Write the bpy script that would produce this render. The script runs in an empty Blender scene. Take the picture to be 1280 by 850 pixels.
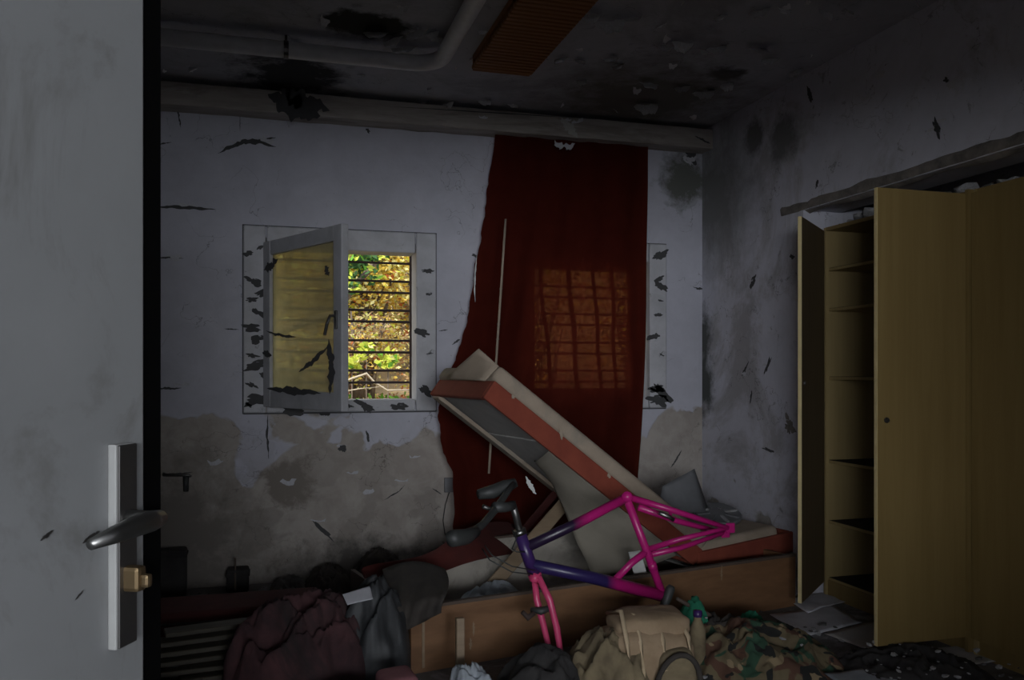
import bpy, bmesh, math, random
from mathutils import Vector, Matrix, noise

# ------------------------------------------------------------------ camera, world, light, exposure
SC = bpy.context.scene
COL = SC.collection
FPX, HOR, CX = 1060.0, 465.0, 640.0
YAW = math.radians(16.2)
SN, CS = math.sin(YAW), math.cos(YAW)
CAMZ = 1.3

cam_d = bpy.data.cameras.new('camera')
cam_d.sensor_width = 36.0
cam_d.lens = 36.0 * FPX / 1280.0
cam_d.shift_y = (HOR - 425.0) / 1280.0
cam_d.clip_start = 0.02
cam = bpy.data.objects.new('camera', cam_d)
COL.objects.link(cam)
cam.location = (0, 0, CAMZ)
cam.rotation_euler = (math.pi / 2, 0, -YAW)
SC.camera = cam

SC.view_settings.view_transform = 'Standard'
SC.view_settings.look = 'None'
SC.view_settings.gamma = 1.0
SC.view_settings.use_curve_mapping = False
SC.view_settings.exposure = 0.0

world = bpy.data.worlds.new('world')
SC.world = world
world.use_nodes = True
wn = world.node_tree.nodes['Background']
wn.inputs['Color'].default_value = (0.86, 0.92, 1.0, 1)
wn.inputs['Strength'].default_value = 2.2

sun_d = bpy.data.lights.new('sun', 'SUN')
sun_d.energy = 6.5
sun_d.angle = math.radians(4)
sun_d.color = (1.0, 0.95, 0.85)
sun = bpy.data.objects.new('sun', sun_d)
COL.objects.link(sun)
sun.rotation_euler = Vector((-0.45, -0.55, 0.8)).to_track_quat('Z', 'Y').to_euler()

# daylight falling through the window of the corridor behind the camera
ar_d = bpy.data.lights.new('corridor_daylight', 'AREA')
ar_d.shape = 'RECTANGLE'
ar_d.size, ar_d.size_y = 4.8, 1.02
ar_d.energy = 420.0
ar_d.color = (0.90, 0.94, 1.0)
ar = bpy.data.objects.new('corridor_daylight', ar_d)
COL.objects.link(ar)
ar.location = (-1.20, -5.12, 1.73)
ar.rotation_euler = (math.pi / 2, 0, 0)      # its -Z axis looks along +Y

rnd = random.Random(7)

# ------------------------------------------------------------------ helpers
def ray(px, py):
    r = (px - CX) / FPX
    return Vector((SN + CS * r, CS - SN * r, (HOR - py) / FPX))

O = Vector((0, 0, CAMZ))
def aY(px, py, Y):
    d = ray(px, py); return O + d * (Y / d.y)
def aX(px, py, X):
    d = ray(px, py); return O + d * (X / d.x)
def aZ(px, py, Z):
    d = ray(px, py); return O + d * ((Z - CAMZ) / d.z)

def tag(o, label, cat, group=None, kind=None):
    o['label'] = label
    o['category'] = cat
    if group: o['group'] = group
    if kind: o['kind'] = kind
    return o

def wloc(o):
    v = Vector((0, 0, 0))
    while o is not None:
        v += o.location; o = o.parent
    return v

def empty(name, loc):
    o = bpy.data.objects.new(name, None)
    COL.objects.link(o)
    o.location = loc
    o.empty_display_size = 0.05
    return o

class MB:
    """collects faces in world space; build() links them as one mesh object"""
    def __init__(s): s.v, s.f, s.m = [], [], []
    def add(s, vs, fs, mi=0):
        n = len(s.v)
        s.v += [Vector(v) for v in vs]
        s.f += [tuple(i + n for i in f) for f in fs]
        s.m += [mi] * len(fs)
        return s
    def box(s, lo, hi, M=None, mi=0):
        (a, b, c), (d, e, f) = lo, hi
        vs = [Vector(p) for p in ((a,b,c),(d,b,c),(d,e,c),(a,e,c),(a,b,f),(d,b,f),(d,e,f),(a,e,f))]
        if M is not None: vs = [M @ v for v in vs]
        return s.add(vs, [(0,3,2,1),(4,5,6,7),(0,1,5,4),(1,2,6,5),(2,3,7,6),(3,0,4,7)], mi)
    def tube(s, pts, r, n=10, mi=0, cap=True):
        pts = [Vector(p) for p in pts]
        rs = r if isinstance(r, (list, tuple)) else [r] * len(pts)
        rings = []
        up = Vector((0.13, 0.21, 0.97)).normalized()
        for i, p in enumerate(pts):
            t = (pts[min(i+1, len(pts)-1)] - pts[max(i-1, 0)]).normalized()
            if abs(t.dot(up)) > 0.96: up = Vector((0.9, 0.3, 0.1)).normalized()
            a = t.cross(up).normalized(); b = t.cross(a).normalized()
            rings.append([p + (a * math.cos(k*2*math.pi/n) + b * math.sin(k*2*math.pi/n)) * rs[i] for k in range(n)])
        vs = [v for R in rings for v in R]
        fs = []
        for i in range(len(pts) - 1):
            for k in range(n):
                fs.append((i*n+k, i*n+(k+1) % n, (i+1)*n+(k+1) % n, (i+1)*n+k))
        if cap:
            fs.append(tuple(range(n-1, -1, -1)))
            fs.append(tuple(range((len(pts)-1)*n, len(pts)*n)))
        return s.add(vs, fs, mi)
    def grid(s, P, mi=0):
        h, w = len(P), len(P[0])
        vs = [p for row in P for p in row]
        fs = [(i*w+j, i*w+j+1, (i+1)*w+j+1, (i+1)*w+j) for i in range(h-1) for j in range(w-1)]
        return s.add(vs, fs, mi)
    def lathe(s, prof, M, n=24, mi=0):
        vs, fs = [], []
        for (r, z) in prof:
            for k in range(n):
                a = k*2*math.pi/n
                vs.append(M @ Vector((r*math.cos(a), r*math.sin(a), z)))
        for i in range(len(prof)-1):
            for k in range(n):
                fs.append((i*n+k, i*n+(k+1) % n, (i+1)*n+(k+1) % n, (i+1)*n+k))
        return s.add(vs, fs, mi)
    def rbox(s, size, M, bev=0.01, seg=2, mi=0):
        bm = bmesh.new()
        bmesh.ops.create_cube(bm, size=1.0)
        for v in bm.verts: v.co = Vector((v.co.x*size[0], v.co.y*size[1], v.co.z*size[2]))
        bmesh.ops.bevel(bm, geom=list(bm.edges), offset=bev, segments=seg, profile=0.6, affect='EDGES')
        bm.verts.index_update()
        vs = [M @ v.co for v in bm.verts]
        fs = [tuple(v.index for v in f.verts) for f in bm.faces]
        bm.free()
        return s.add(vs, fs, mi)
    def build(s, name, mat, parent=None, smooth=False, solid=0.0, sub=0):
        off = wloc(parent)
        me = bpy.data.meshes.new(name)
        me.from_pydata([v - off for v in s.v], [], s.f)
        mats = mat if isinstance(mat, (list, tuple)) else [mat]
        for m in mats: me.materials.append(m)
        if len(mats) > 1: me.polygons.foreach_set('material_index', s.m)
        if smooth: me.polygons.foreach_set('use_smooth', [True]*len(me.polygons))
        me.update()
        o = bpy.data.objects.new(name, me)
        COL.objects.link(o)
        if parent is not None: o.parent = parent
        if solid:
            md = o.modifiers.new('thickness', 'SOLIDIFY'); md.thickness = solid; md.offset = 0
        if sub:
            md = o.modifiers.new('smooth', 'SUBSURF'); md.levels = sub; md.render_levels = sub
        return o

def frame(o, x, y, z):
    """matrix with columns x,y,z and origin o"""
    M = Matrix.Identity(4)
    for i in range(3):
        M[i][0], M[i][1], M[i][2], M[i][3] = x[i], y[i], z[i], o[i]
    return M

def fbm(p, oct=4):
    return noise.fractal(p, 1.0, 2.0, oct)

# ------------------------------------------------------------------ materials
def node_mat(name):
    m = bpy.data.materials.new(name)
    m.use_nodes = True
    nt = m.node_tree
    return m, nt, nt.nodes['Principled BSDF']

def N(nt, typ, **kw):
    n = nt.nodes.new(typ)
    for k, v in kw.items(): setattr(n, k, v)
    return n

def rgba(c): return (c[0], c[1], c[2], 1.0)

def ntex(nt, scale, detail=5, rough=0.6, dist=0.0, vec=None):
    n = N(nt, 'ShaderNodeTexNoise')
    n.inputs['Scale'].default_value = scale
    n.inputs['Detail'].default_value = detail
    n.inputs['Roughness'].default_value = rough
    n.inputs['Distortion'].default_value = dist
    if vec is not None: nt.links.new(vec, n.inputs['Vector'])
    return n.outputs['Fac']

def ramp(nt, fac, a, b):
    n = N(nt, 'ShaderNodeMapRange')
    n.inputs['From Min'].default_value = a
    n.inputs['From Max'].default_value = b
    n.clamp = True
    nt.links.new(fac, n.inputs['Value'])
    return n.outputs['Result']

def mix(nt, fac, a, b):
    n = N(nt, 'ShaderNodeMix', data_type='RGBA')
    if isinstance(fac, (int, float)): n.inputs[0].default_value = fac
    else: nt.links.new(fac, n.inputs[0])
    for v, i in ((a, 6), (b, 7)):
        if isinstance(v, (tuple, list)): n.inputs[i].default_value = rgba(v)
        else: nt.links.new(v, n.inputs[i])
    return n.outputs[2]

def mth(nt, op, a, b=0.0):
    n = N(nt, 'ShaderNodeMath', operation=op)
    for v, i in ((a, 0), (b, 1)):
        if isinstance(v, (int, float)): n.inputs[i].default_value = v
        else: nt.links.new(v, n.inputs[i])
    return n.outputs[0]

def pos(nt): return N(nt, 'ShaderNodeNewGeometry').outputs['Position']
def objc(nt): return N(nt, 'ShaderNodeTexCoord').outputs['Object']

def bump(nt, bs, h, strength=0.3, dist=0.01):
    b = N(nt, 'ShaderNodeBump')
    b.inputs['Strength'].default_value = strength
    b.inputs['Distance'].default_value = dist
    nt.links.new(h, b.inputs['Height'])
    nt.links.new(b.outputs['Normal'], bs.inputs['Normal'])

def mottled(name, c1, c2, scale=6.0, rough=0.85, lo=0.35, hi=0.65, bmp=0.25, metal=0.0, stretch=None, c3=None, s3=1.5, t3=.52):
    m, nt, bs = node_mat(name)
    vec = objc(nt)
    if stretch:
        mp = N(nt, 'ShaderNodeMapping')
        mp.inputs['Scale'].default_value = stretch
        nt.links.new(vec, mp.inputs['Vector']); vec = mp.outputs['Vector']
    f = ntex(nt, scale, 6, 0.65, 0.3, vec)
    col = mix(nt, ramp(nt, f, lo, hi), c1, c2)
    if c3 is not None:
        f3 = ntex(nt, s3, 6, 0.7, 0.6, vec)
        col = mix(nt, ramp(nt, f3, t3, t3 + .1), col, c3)
    nt.links.new(col, bs.inputs['Base Color'])
    bs.inputs['Roughness'].default_value = rough
    bs.inputs['Metallic'].default_value = metal
    if bmp: bump(nt, bs, f, bmp, 0.008)
    return m

def spot(nt, col, center, radius, colour, squash=(1, 1, 1), nz=0.5, nscale=7.0, soft=0.35):
    """an irregular stain around a point of the surface"""
    P = pos(nt)
    sub = N(nt, 'ShaderNodeVectorMath', operation='SUBTRACT')
    nt.links.new(P, sub.inputs[0]); sub.inputs[1].default_value = center
    mul = N(nt, 'ShaderNodeVectorMath', operation='MULTIPLY')
    nt.links.new(sub.outputs[0], mul.inputs[0]); mul.inputs[1].default_value = squash
    ln = N(nt, 'ShaderNodeVectorMath', operation='LENGTH')
    nt.links.new(mul.outputs[0], ln.inputs[0])
    f = ntex(nt, nscale, 5, 0.7, 0.2, P)
    d = mth(nt, 'ADD', mth(nt, 'DIVIDE', ln.outputs['Value'], radius), mth(nt, 'MULTIPLY', mth(nt, 'SUBTRACT', f, 0.5), nz * 3))
    return mix(nt, ramp(nt, d, 1.0 + soft * 0.5, 1.0 - soft * 0.5), col, colour)

def plaster(name, paint, bare, bare_dark, zedge, soft, seed=0.0, spots=(), crack=0.5, patchy=0.0):
    """old painted plaster: paint lost below a ragged height, fine cracks and mould"""
    m, nt, bs = node_mat(name)
    P = pos(nt)
    mp = N(nt, 'ShaderNodeMapping')
    mp.inputs['Location'].default_value = (seed, seed * 1.7, seed * 0.3)
    nt.links.new(P, mp.inputs['Vector']); V = mp.outputs['Vector']
    sx = N(nt, 'ShaderNodeSeparateXYZ'); nt.links.new(P, sx.inputs[0])
    z = sx.outputs['Z']
    n1 = ntex(nt, 2.2, 4, 0.5, 0.4, V)
    n2 = ntex(nt, 5.0, 6, 0.7, 0.4, V)
    n3 = ntex(nt, 26.0, 4, 0.6, 0.0, V)
    col = mix(nt, ramp(nt, n2, 0.3, 0.7), [c * 0.9 for c in paint], [min(1, c * 1.06) for c in paint])
    # paint lost at the foot of the wall
    e = mth(nt, 'ADD', mth(nt, 'DIVIDE', mth(nt, 'SUBTRACT', zedge, z), soft), mth(nt, 'MULTIPLY', mth(nt, 'SUBTRACT', n1, 0.5), 5.0))
    mask = ramp(nt, e, 0.0, 0.12)
    barec = mix(nt, ramp(nt, n2, 0.38, 0.62), bare, bare_dark)
    col = mix(nt, mask, col, barec)
    n1b = ntex(nt, 3.2, 4, 0.5, 0.4, V)
    lower = ramp(nt, z, zedge + 0.1, zedge - 0.7)
    m2 = mth(nt, 'MULTIPLY', ramp(nt, n1b, 0.54, 0.57), lower)
    col = mix(nt, mth(nt, 'MULTIPLY', m2, 0.6), col, [c * 0.75 for c in bare_dark])
    if patchy:
        n5 = ntex(nt, 1.1, 9, 0.72, 0.6, V)
        col = mix(nt, mth(nt, 'MULTIPLY', ramp(nt, n5, 0.52, 0.62), patchy), col, bare_dark)
        n6 = ntex(nt, 9.0, 7, 0.75, 0.8, V)
        col = mix(nt, mth(nt, 'MULTIPLY', ramp(nt, n6, 0.60, 0.68), patchy), col, [c * 0.4 for c in bare_dark])
    # hairline cracks
    if crack:
        vo = N(nt, 'ShaderNodeTexVoronoi', feature='DISTANCE_TO_EDGE')
        wv = N(nt, 'ShaderNodeVectorMath', operation='ADD')
        nz = N(nt, 'ShaderNodeTexNoise'); nz.inputs['Scale'].default_value = 3.0; nz.inputs['Detail'].default_value = 6
        nt.links.new(V, nz.inputs['Vector'])
        nt.links.new(V, wv.inputs[0]); nt.links.new(nz.outputs['Color'], wv.inputs[1])
        nt.links.new(wv.outputs[0], vo.inputs['Vector'])
        vo.inputs['Scale'].default_value = 2.2
        cm = mth(nt, 'MULTIPLY', ramp(nt, vo.outputs['Distance'], 0.007, 0.002), ramp(nt, n1b, 0.50, 0.56))
        col = mix(nt, mth(nt, 'MULTIPLY', cm, crack), col, (0.05, 0.045, 0.04))
    # mould specks
    n4 = ntex(nt, 14.0, 6, 0.75, 1.0, V)
    col = mix(nt, mth(nt, 'MULTIPLY', ramp(nt, n4, 0.66, 0.72), 0.8), col, (0.05, 0.052, 0.05))
    for s in spots: col = spot(nt, col, *s[:3], **(s[3] if len(s) > 3 else {}))
    nt.links.new(col, bs.inputs['Base Color'])
    bs.inputs['Roughness'].default_value = 0.9
    bs.inputs['Specular IOR Level'].default_value = 0.2
    hh = mth(nt, 'ADD', mth(nt, 'MULTIPLY', mask, -0.5), mth(nt, 'ADD', mth(nt, 'MULTIPLY', n2, 0.5), mth(nt, 'MULTIPLY', n3, 0.12)))
    bump(nt, bs, hh, 0.45, 0.015)
    return m

def plain(name, c, rough=0.6, metal=0.0, spec=0.5):
    m, nt, bs = node_mat(name)
    f = ntex(nt, 18.0, 4, 0.6, 0.0, objc(nt))
    nt.links.new(mix(nt, f, [x * 0.8 for x in c], [min(1, x * 1.15) for x in c]), bs.inputs['Base Color'])
    bs.inputs['Roughness'].default_value = rough
    bs.inputs['Metallic'].default_value = metal
    bs.inputs['Specular IOR Level'].default_value = spec
    return m

def wood(name, c1, c2, scale=3.0, axis=0, rough=0.6):
    st = [14.0, 14.0, 14.0]; st[axis] = 0.8
    return mottled(name, c1, c2, scale, rough, 0.3, 0.7, 0.15, stretch=tuple(st))

def cloth(name, c1, c2, scale=7.0, trans=0.0, c3=None):
    m = mottled(name, c1, c2, scale, 0.95, 0.35, 0.65, 0.4, c3=c3)
    return m

def veil(name, c, transl, transp, tint):
    """thin woven cloth or dirty glass: partly diffuse, partly translucent, partly see-through"""
    m, nt, bs = node_mat(name)
    out = nt.nodes['Material Output']
    f = ntex(nt, 9.0, 5, 0.6, 0.2, objc(nt))
    col = mix(nt, f, [x * 0.75 for x in c], [min(1, x * 1.2) for x in c])
    df = N(nt, 'ShaderNodeBsdfDiffuse'); nt.links.new(col, df.inputs['Color'])
    tl = N(nt, 'ShaderNodeBsdfTranslucent'); nt.links.new(col, tl.inputs['Color'])
    tp = N(nt, 'ShaderNodeBsdfTransparent'); tp.inputs['Color'].default_value = rgba(tint)
    m1 = N(nt, 'ShaderNodeMixShader'); m1.inputs[0].default_value = transl
    nt.links.new(df.outputs[0], m1.inputs[1]); nt.links.new(tl.outputs[0], m1.inputs[2])
    m2 = N(nt, 'ShaderNodeMixShader'); m2.inputs[0].default_value = transp
    nt.links.new(m1.outputs[0], m2.inputs[1]); nt.links.new(tp.outputs[0], m2.inputs[2])
    nt.links.new(m2.outputs[0], out.inputs['Surface'])
    return m

DK = (0.075, 0.075, 0.076)
M = {}
M['wall_back'] = plaster('painted plaster back', (0.50, 0.50, 0.56), (0.42, 0.385, 0.35), (0.33, 0.295, 0.265), 0.96, 0.36, 3.1,
    spots=[((2.86, 5.43, 2.66), 0.17, (0.15, 0.155, 0.14), dict(nz=.9, soft=.8)),
           ((-0.55, 5.43, 0.25), 0.45, (0.20, 0.18, 0.16), dict(nz=.8, soft=1.0)), ((0.15, 5.43, 0.62), 0.14, (0.22, 0.195, 0.17), dict(nz=1.2, soft=.6)),
           ((0.62, 5.43, 0.02), 0.25, (0.12, 0.11, 0.10), dict(squash=(.6, 1, 1.3), nz=.8, soft=.8))])
M['wall_right'] = plaster('painted plaster right', (0.56, 0.56, 0.62), (0.36, 0.34, 0.32), (0.25, 0.23, 0.21), 0.25, 0.5, 9.4,
    spots=[((2.99, 4.75, 2.80), 0.10, (0.17, 0.17, 0.17), dict(nz=1.0, soft=.9)), ((2.99, 4.45, 2.70), 0.12, (0.2, 0.2, 0.2), dict(nz=1.0, soft=.9)), ((2.99, 5.25, 2.5), 0.4, (0.22, 0.22, 0.22), dict(soft=1.2)),
           ((2.99, 5.42, 1.56), 0.10, (0.10, 0.105, 0.10), dict(squash=(1, 1, .6), nz=.9, soft=.8)), ((2.99, 5.40, 1.22), 0.11, (0.09, 0.095, 0.09), dict(squash=(1, 1, .5), nz=.9, soft=.8))], patchy=0.55)
M['wall_other'] = plaster('painted plaster dim', (0.45, 0.45, 0.49), (0.36, 0.33, 0.30), (0.22, 0.19, 0.17), 0.9, 0.4, 5.5, patchy=0.3)
M['ceiling'] = plaster('ceiling paint', (0.46, 0.46, 0.49), (0.3, 0.3, 0.3), (0.20, 0.19, 0.18), -5, 1, 1.3,
    spots=[((0.48, 4.25, 3.02), 0.17, (0.035, 0.035, 0.03), dict(squash=(.8, 1, 1))), ((0.15, 5.1, 3.02), 0.24, (0.05, 0.05, 0.05), dict(squash=(.9, .6, 1), nz=.8, soft=.7)),
           ((2.55, 4.35, 3.02), 0.10, (0.06, 0.06, 0.06), dict(nz=.9, soft=.7)), ((2.3, 4.9, 3.02), 0.55, (0.17, 0.16, 0.14), dict(soft=.9))], crack=0.4, patchy=0.4)
M['floor'] = mottled('dirty linoleum', (0.22, 0.215, 0.21), (0.07, 0.067, 0.063), 3.0, 0.8, 0.35, 0.65, 0.3, c3=(0.34, 0.34, 0.36))
M['frame_paint'] = mottled('peeling white paint', (0.54, 0.54, 0.57), (0.42, 0.42, 0.44), 5, 0.75, c3=(0.16, 0.16, 0.155), s3=14, t3=.62)
M['sash_paint'] = mottled('grey white sash paint', (0.46, 0.46, 0.48), (0.36, 0.36, 0.37), 6, 0.6)
M['dark'] = plain('black mould', DK, 0.95, spec=0.1)
M['joint'] = plain('dark joint', (0.10, 0.10, 0.105), 0.95, spec=0.1)
M['flake'] = mottled('curled paint', (0.86, 0.86, 0.88), (0.70, 0.69, 0.68), 12, 0.85)
M['flake_dull'] = mottled('curled wall paint', (0.56, 0.56, 0.60), (0.44, 0.44, 0.46), 12, 0.85)
M['door'] = mottled('grey door paint', (0.27, 0.275, 0.275), (0.23, 0.235, 0.235), 3.0, 0.45, 0.3, 0.7, 0.05, c3=(0.20, 0.20, 0.195), s3=4)
M['lip'] = plain('black door seal', (0.004, 0.004, 0.004), 1.0, spec=0.0)
M['plate_lit'] = plain('plate edge in lit tone', (0.30, 0.30, 0.29), 0.6)  # lit side of the handle plate put into a lighter colour
M['steel'] = plain('dull steel', (0.28, 0.28, 0.265), 0.38, 1.0)
M['steel_dark'] = plain('tarnished steel', (0.16, 0.155, 0.15), 0.42, 0.9)
M['brass'] = plain('old brass', (0.15, 0.105, 0.055), 0.45, 0.8)
M['glass'] = veil('yellowed dirty pane', (0.78, 0.75, 0.55), 0.66, 0.44, (0.62, 0.60, 0.44))
M['pane'] = veil('dusty pane', (0.5, 0.5, 0.48), 0.5, 0.85, (0.92, 0.92, 0.9))
M['rust'] = plain('rusted bar', (0.055, 0.035, 0.03), 0.8, 0.2)
M['curtain'] = veil('dark red curtain cloth', (0.100, 0.017, 0.011), 0.50, 0.075, (0.50, 0.27, 0.17))
M['curtain_fold'] = cloth('dark red pleat', (0.085, 0.014, 0.010), (0.06, 0.010, 0.008), 9)
M['pelmet'] = mottled('stained pelmet board', (0.40, 0.36, 0.33), (0.30, 0.27, 0.245), 4, 0.8, stretch=(1, 6, 6), c3=(0.24, 0.21, 0.19), s3=1.4)
M['pipe'] = plain('painted pipe', (0.82, 0.82, 0.84), 0.55)
M['lamp_wood'] = wood('orange stained slat', (0.34, 0.14, 0.035), (0.24, 0.095, 0.022), 2, 0)
M['wardrobe'] = wood('yellow veneer', (0.28, 0.195, 0.072), (0.225, 0.152, 0.052), 1.4, 2, 0.5)
M['wardrobe_in'] = wood('faded inner veneer', (0.40, 0.30, 0.135), (0.33, 0.245, 0.105), 1.4, 2, 0.6)
M['wardrobe_dark'] = plain('dark shelf top', (0.035, 0.03, 0.028), 0.85, spec=0.2)
M['wardrobe_edge'] = plain('pale edge strip', (0.62, 0.50, 0.25), 0.6)
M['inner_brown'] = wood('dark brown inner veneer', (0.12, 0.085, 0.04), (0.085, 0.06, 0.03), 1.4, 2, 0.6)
M['red_fabric'] = cloth('rust red upholstery', (0.24, 0.052, 0.028), (0.18, 0.036, 0.02), 5)
M['beige_fabric'] = cloth('beige upholstery', (0.36, 0.29, 0.22), (0.28, 0.225, 0.17), 5, c3=(0.23, 0.20, 0.16))
M['lining'] = cloth('grey brown lining', (0.29, 0.26, 0.21), (0.22, 0.20, 0.16), 3)
M['hardboard'] = mottled('grey hardboard', (0.46, 0.45, 0.43), (0.36, 0.35, 0.335), 4)
M['bed_wood'] = wood('orange brown board', (0.235, 0.122, 0.058), (0.155, 0.077, 0.036), 1.2, 0, 0.6)
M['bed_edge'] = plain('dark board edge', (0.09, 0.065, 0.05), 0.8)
M['bed_in'] = mottled('pale hardboard', (0.46, 0.42, 0.36), (0.34, 0.31, 0.27), 4, c3=(0.24, 0.22, 0.19))
M['plank'] = wood('brown plank', (0.30, 0.22, 0.14), (0.22, 0.155, 0.095), 2, 0)
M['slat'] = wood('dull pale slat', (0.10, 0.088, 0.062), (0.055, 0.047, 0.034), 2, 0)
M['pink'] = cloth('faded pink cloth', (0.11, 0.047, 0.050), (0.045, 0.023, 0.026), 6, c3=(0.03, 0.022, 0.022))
M['pink_soft'] = cloth('dusty pink cushion', (0.30, 0.13, 0.14), (0.22, 0.09, 0.10), 8)
M['grey_bag'] = mottled('grey plastic film', (0.07, 0.074, 0.078), (0.035, 0.037, 0.039), 5, 0.6)
M['dark_cloth'] = cloth('dark brown cloth', (0.06, 0.051, 0.043), (0.033, 0.028, 0.025), 6)
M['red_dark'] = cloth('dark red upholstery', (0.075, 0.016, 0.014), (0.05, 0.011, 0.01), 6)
M['tan'] = cloth('tan canvas', (0.36, 0.26, 0.165), (0.25, 0.175, 0.105), 6)
M['tan_light'] = cloth('light tan webbing', (0.52, 0.40, 0.26), (0.42, 0.32, 0.20), 9)
M['khaki'] = cloth('khaki canvas', (0.24, 0.19, 0.11), (0.13, 0.10, 0.06), 7)
M['black_cloth'] = cloth('black cloth', (0.045, 0.042, 0.04), (0.022, 0.02, 0.02), 6)
M['green'] = cloth('green cloth', (0.02, 0.20, 0.11), (0.012, 0.13, 0.07), 8)
M['paper'] = mottled('grey paper', (0.60, 0.60, 0.64), (0.48, 0.48, 0.51), 5, 0.9)
M['paper_blue'] = mottled('pale blue paper', (0.42, 0.46, 0.50), (0.30, 0.33, 0.36), 6, 0.9)
M['white'] = plain('white scrap', (0.62, 0.62, 0.60), 0.8)
M['grey_plastic'] = mottled('grey plastic', (0.17, 0.175, 0.185), (0.12, 0.12, 0.125), 5, 0.5)
M['black_rubber'] = plain('black rubber', (0.035, 0.037, 0.036), 0.55)
M['chunk'] = mottled('plaster rubble', (0.40, 0.40, 0.41), (0.25, 0.245, 0.24), 20, 0.95)
M['chunk_dark'] = mottled('dirty rubble', (0.13, 0.125, 0.12), (0.07, 0.068, 0.065), 20, 0.95)
M['lintel'] = mottled('crumbling plaster edge', (0.24, 0.215, 0.19), (0.12, 0.11, 0.10), 12, 0.95, bmp=0.7)

def bike_paint(name, x0, x1, a, b):
    m, nt, bs = node_mat(name)
    sx = N(nt, 'ShaderNodeSeparateXYZ'); nt.links.new(pos(nt), sx.inputs[0])
    nt.links.new(mix(nt, ramp(nt, sx.outputs['X'], x0, x1), a, b), bs.inputs['Base Color'])
    bs.inputs['Roughness'].default_value = 0.35
    return m
PURP, PINK = (0.042, 0.018, 0.10), (0.42, 0.012, 0.15)
M['bike_pink'] = plain('magenta paint', PINK, 0.35)
M['bike_salmon'] = plain('pink fork paint', (0.60, 0.06, 0.16), 0.35)
M['bike_purple'] = plain('purple paint', PURP, 0.35)
M['bike_fade_top'] = bike_paint('purple to magenta', 1.27, 1.35, (0.018, 0.009, 0.03), PINK)
M['bike_fade_low'] = bike_paint('violet to magenta', 1.43, 1.48, (0.022, 0.014, 0.075), (0.36, 0.010, 0.13))

def camo():
    m, nt, bs = node_mat('woodland camouflage cloth')
    V = objc(nt)
    col = (0.16, 0.125, 0.07)
    c = None
    for i, (cc, s, t) in enumerate((((0.035, 0.085, 0.05), 9, 0.52), ((0.11, 0.055, 0.035), 8, 0.56), ((0.02, 0.02, 0.018), 10, 0.58), ((0.28, 0.21, 0.12), 11, 0.62))):
        mp = N(nt, 'ShaderNodeMapping'); mp.inputs['Location'].default_value = (i*3.3, i*1.7, i*5.1)
        nt.links.new(V, mp.inputs['Vector'])
        f = ntex(nt, s, 2, 0.4, 0.5, mp.outputs['Vector'])
        c = mix(nt, ramp(nt, f, t, t + 0.015), col if c is None else c, cc)
    nt.links.new(c, bs.inputs['Base Color'])
    bs.inputs['Roughness'].default_value = 0.95
    return m
M['camo'] = camo()

# ------------------------------------------------------------------ setting
XL, XR, YB, ZC = -1.55, 2.99, 5.43, 3.02
YF0, YF1 = 0.12, 0.32
def structure(o, label, cat): return tag(o, label, cat, kind='structure')

floor = structure(MB().box((-4.4, -5.05, -0.12), (3.9, 5.75, 0)).build('floor', M['floor']), 'dirty littered floor of the abandoned room', 'floor')
ceiling = structure(MB().box((-4.4, -5.05, ZC), (3.9, 5.75, ZC + 0.15)).build('ceiling', M['ceiling']), 'mould stained ceiling with peeling grey paint', 'ceiling')

# back wall with its two window holes
W1, W2 = (-0.13, 1.06), (1.51, 2.70)
ZW0, ZW1 = 1.05, 2.195
def hole(W): return (W[0] + 0.07, W[1] - 0.07)
h1, h2 = hole(W1), hole(W2)
zh0, zh1 = ZW0 + 0.035, ZW1 - 0.07
wb = MB()
for a, b in ((XL - .2, h1[0]), (h1[1], h2[0]), (h2[1], 3.9)): wb.box((a, YB, -0.1), (b, YB + 0.27, ZC + 0.02))
for a, b in (h1, h2):
    wb.box((a, YB, -0.1), (b, YB + 0.27, zh0)); wb.box((a, YB, zh1), (b, YB + 0.27, ZC + 0.02))
wall_back = structure(wb.build('wall_back', M['wall_back']), 'pale plaster back wall with bare brown patches below the windows', 'wall')

# right wall with the wardrobe niche
YN1, YN0, ZS = 4.245, 0.7, 2.235
wr = MB()
wr.box((XR, YN1, -0.1), (XR + 0.95, YB + .01, ZC + .02))
wr.box((XR, YF0, ZS), (XR + 0.25, YN1, ZC + .02))
wr.box((XR, YF0, -0.1), (XR + 0.95, YN0, ZC + .02))
wr.box((XR + 0.80, YN0, -0.1), (XR + 0.95, YN1, ZC + .02))
wr.box((XR + .25, YN0, ZS + 0.35), (XR + 0.80, YN1, ZC + .02))
wall_right = structure(wr.build('wall_right', M['wall_right']), 'grey stained right wall above and beside the built in wardrobes', 'wall')
wall_left = structure(MB().box((XL - .2, YF0, -0.1), (XL, YB + .01, ZC + .02)).build('wall_left', M['wall_other']), 'dim left wall hidden behind the open door', 'wall')
wf = MB()
DX0, DX1 = -0.56, 1.32
wf.box((XL - .1, YF0, -0.1), (DX0, YF1, ZC + .02)); wf.box((DX1, YF0, -0.1), (XR + .1, YF1, ZC + .02)); wf.box((DX0, YF0, 2.16), (DX1, YF1, ZC + .02))
structure(wf.build('wall_front', M['wall_other']), 'front wall with the doorway the view looks through', 'wall')
wc = MB()   # long corridor behind the doorway, its window at the far end
wc.box((-4.2, -5.05, -0.1), (-3.7, -4.85, ZC)); wc.box((1.3, -5.05, -0.1), (3.9, -4.85, ZC))
wc.box((-3.7, -5.05, -0.1), (1.3, -4.85, 1.20)); wc.box((-3.7, -5.05, 2.25), (1.3, -4.85, ZC))
wc.box((-4.4, -5.05, -0.1), (-4.2, YF1, ZC)); wc.box((3.7, -5.05, -0.1), (3.9, YF1, ZC))
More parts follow.
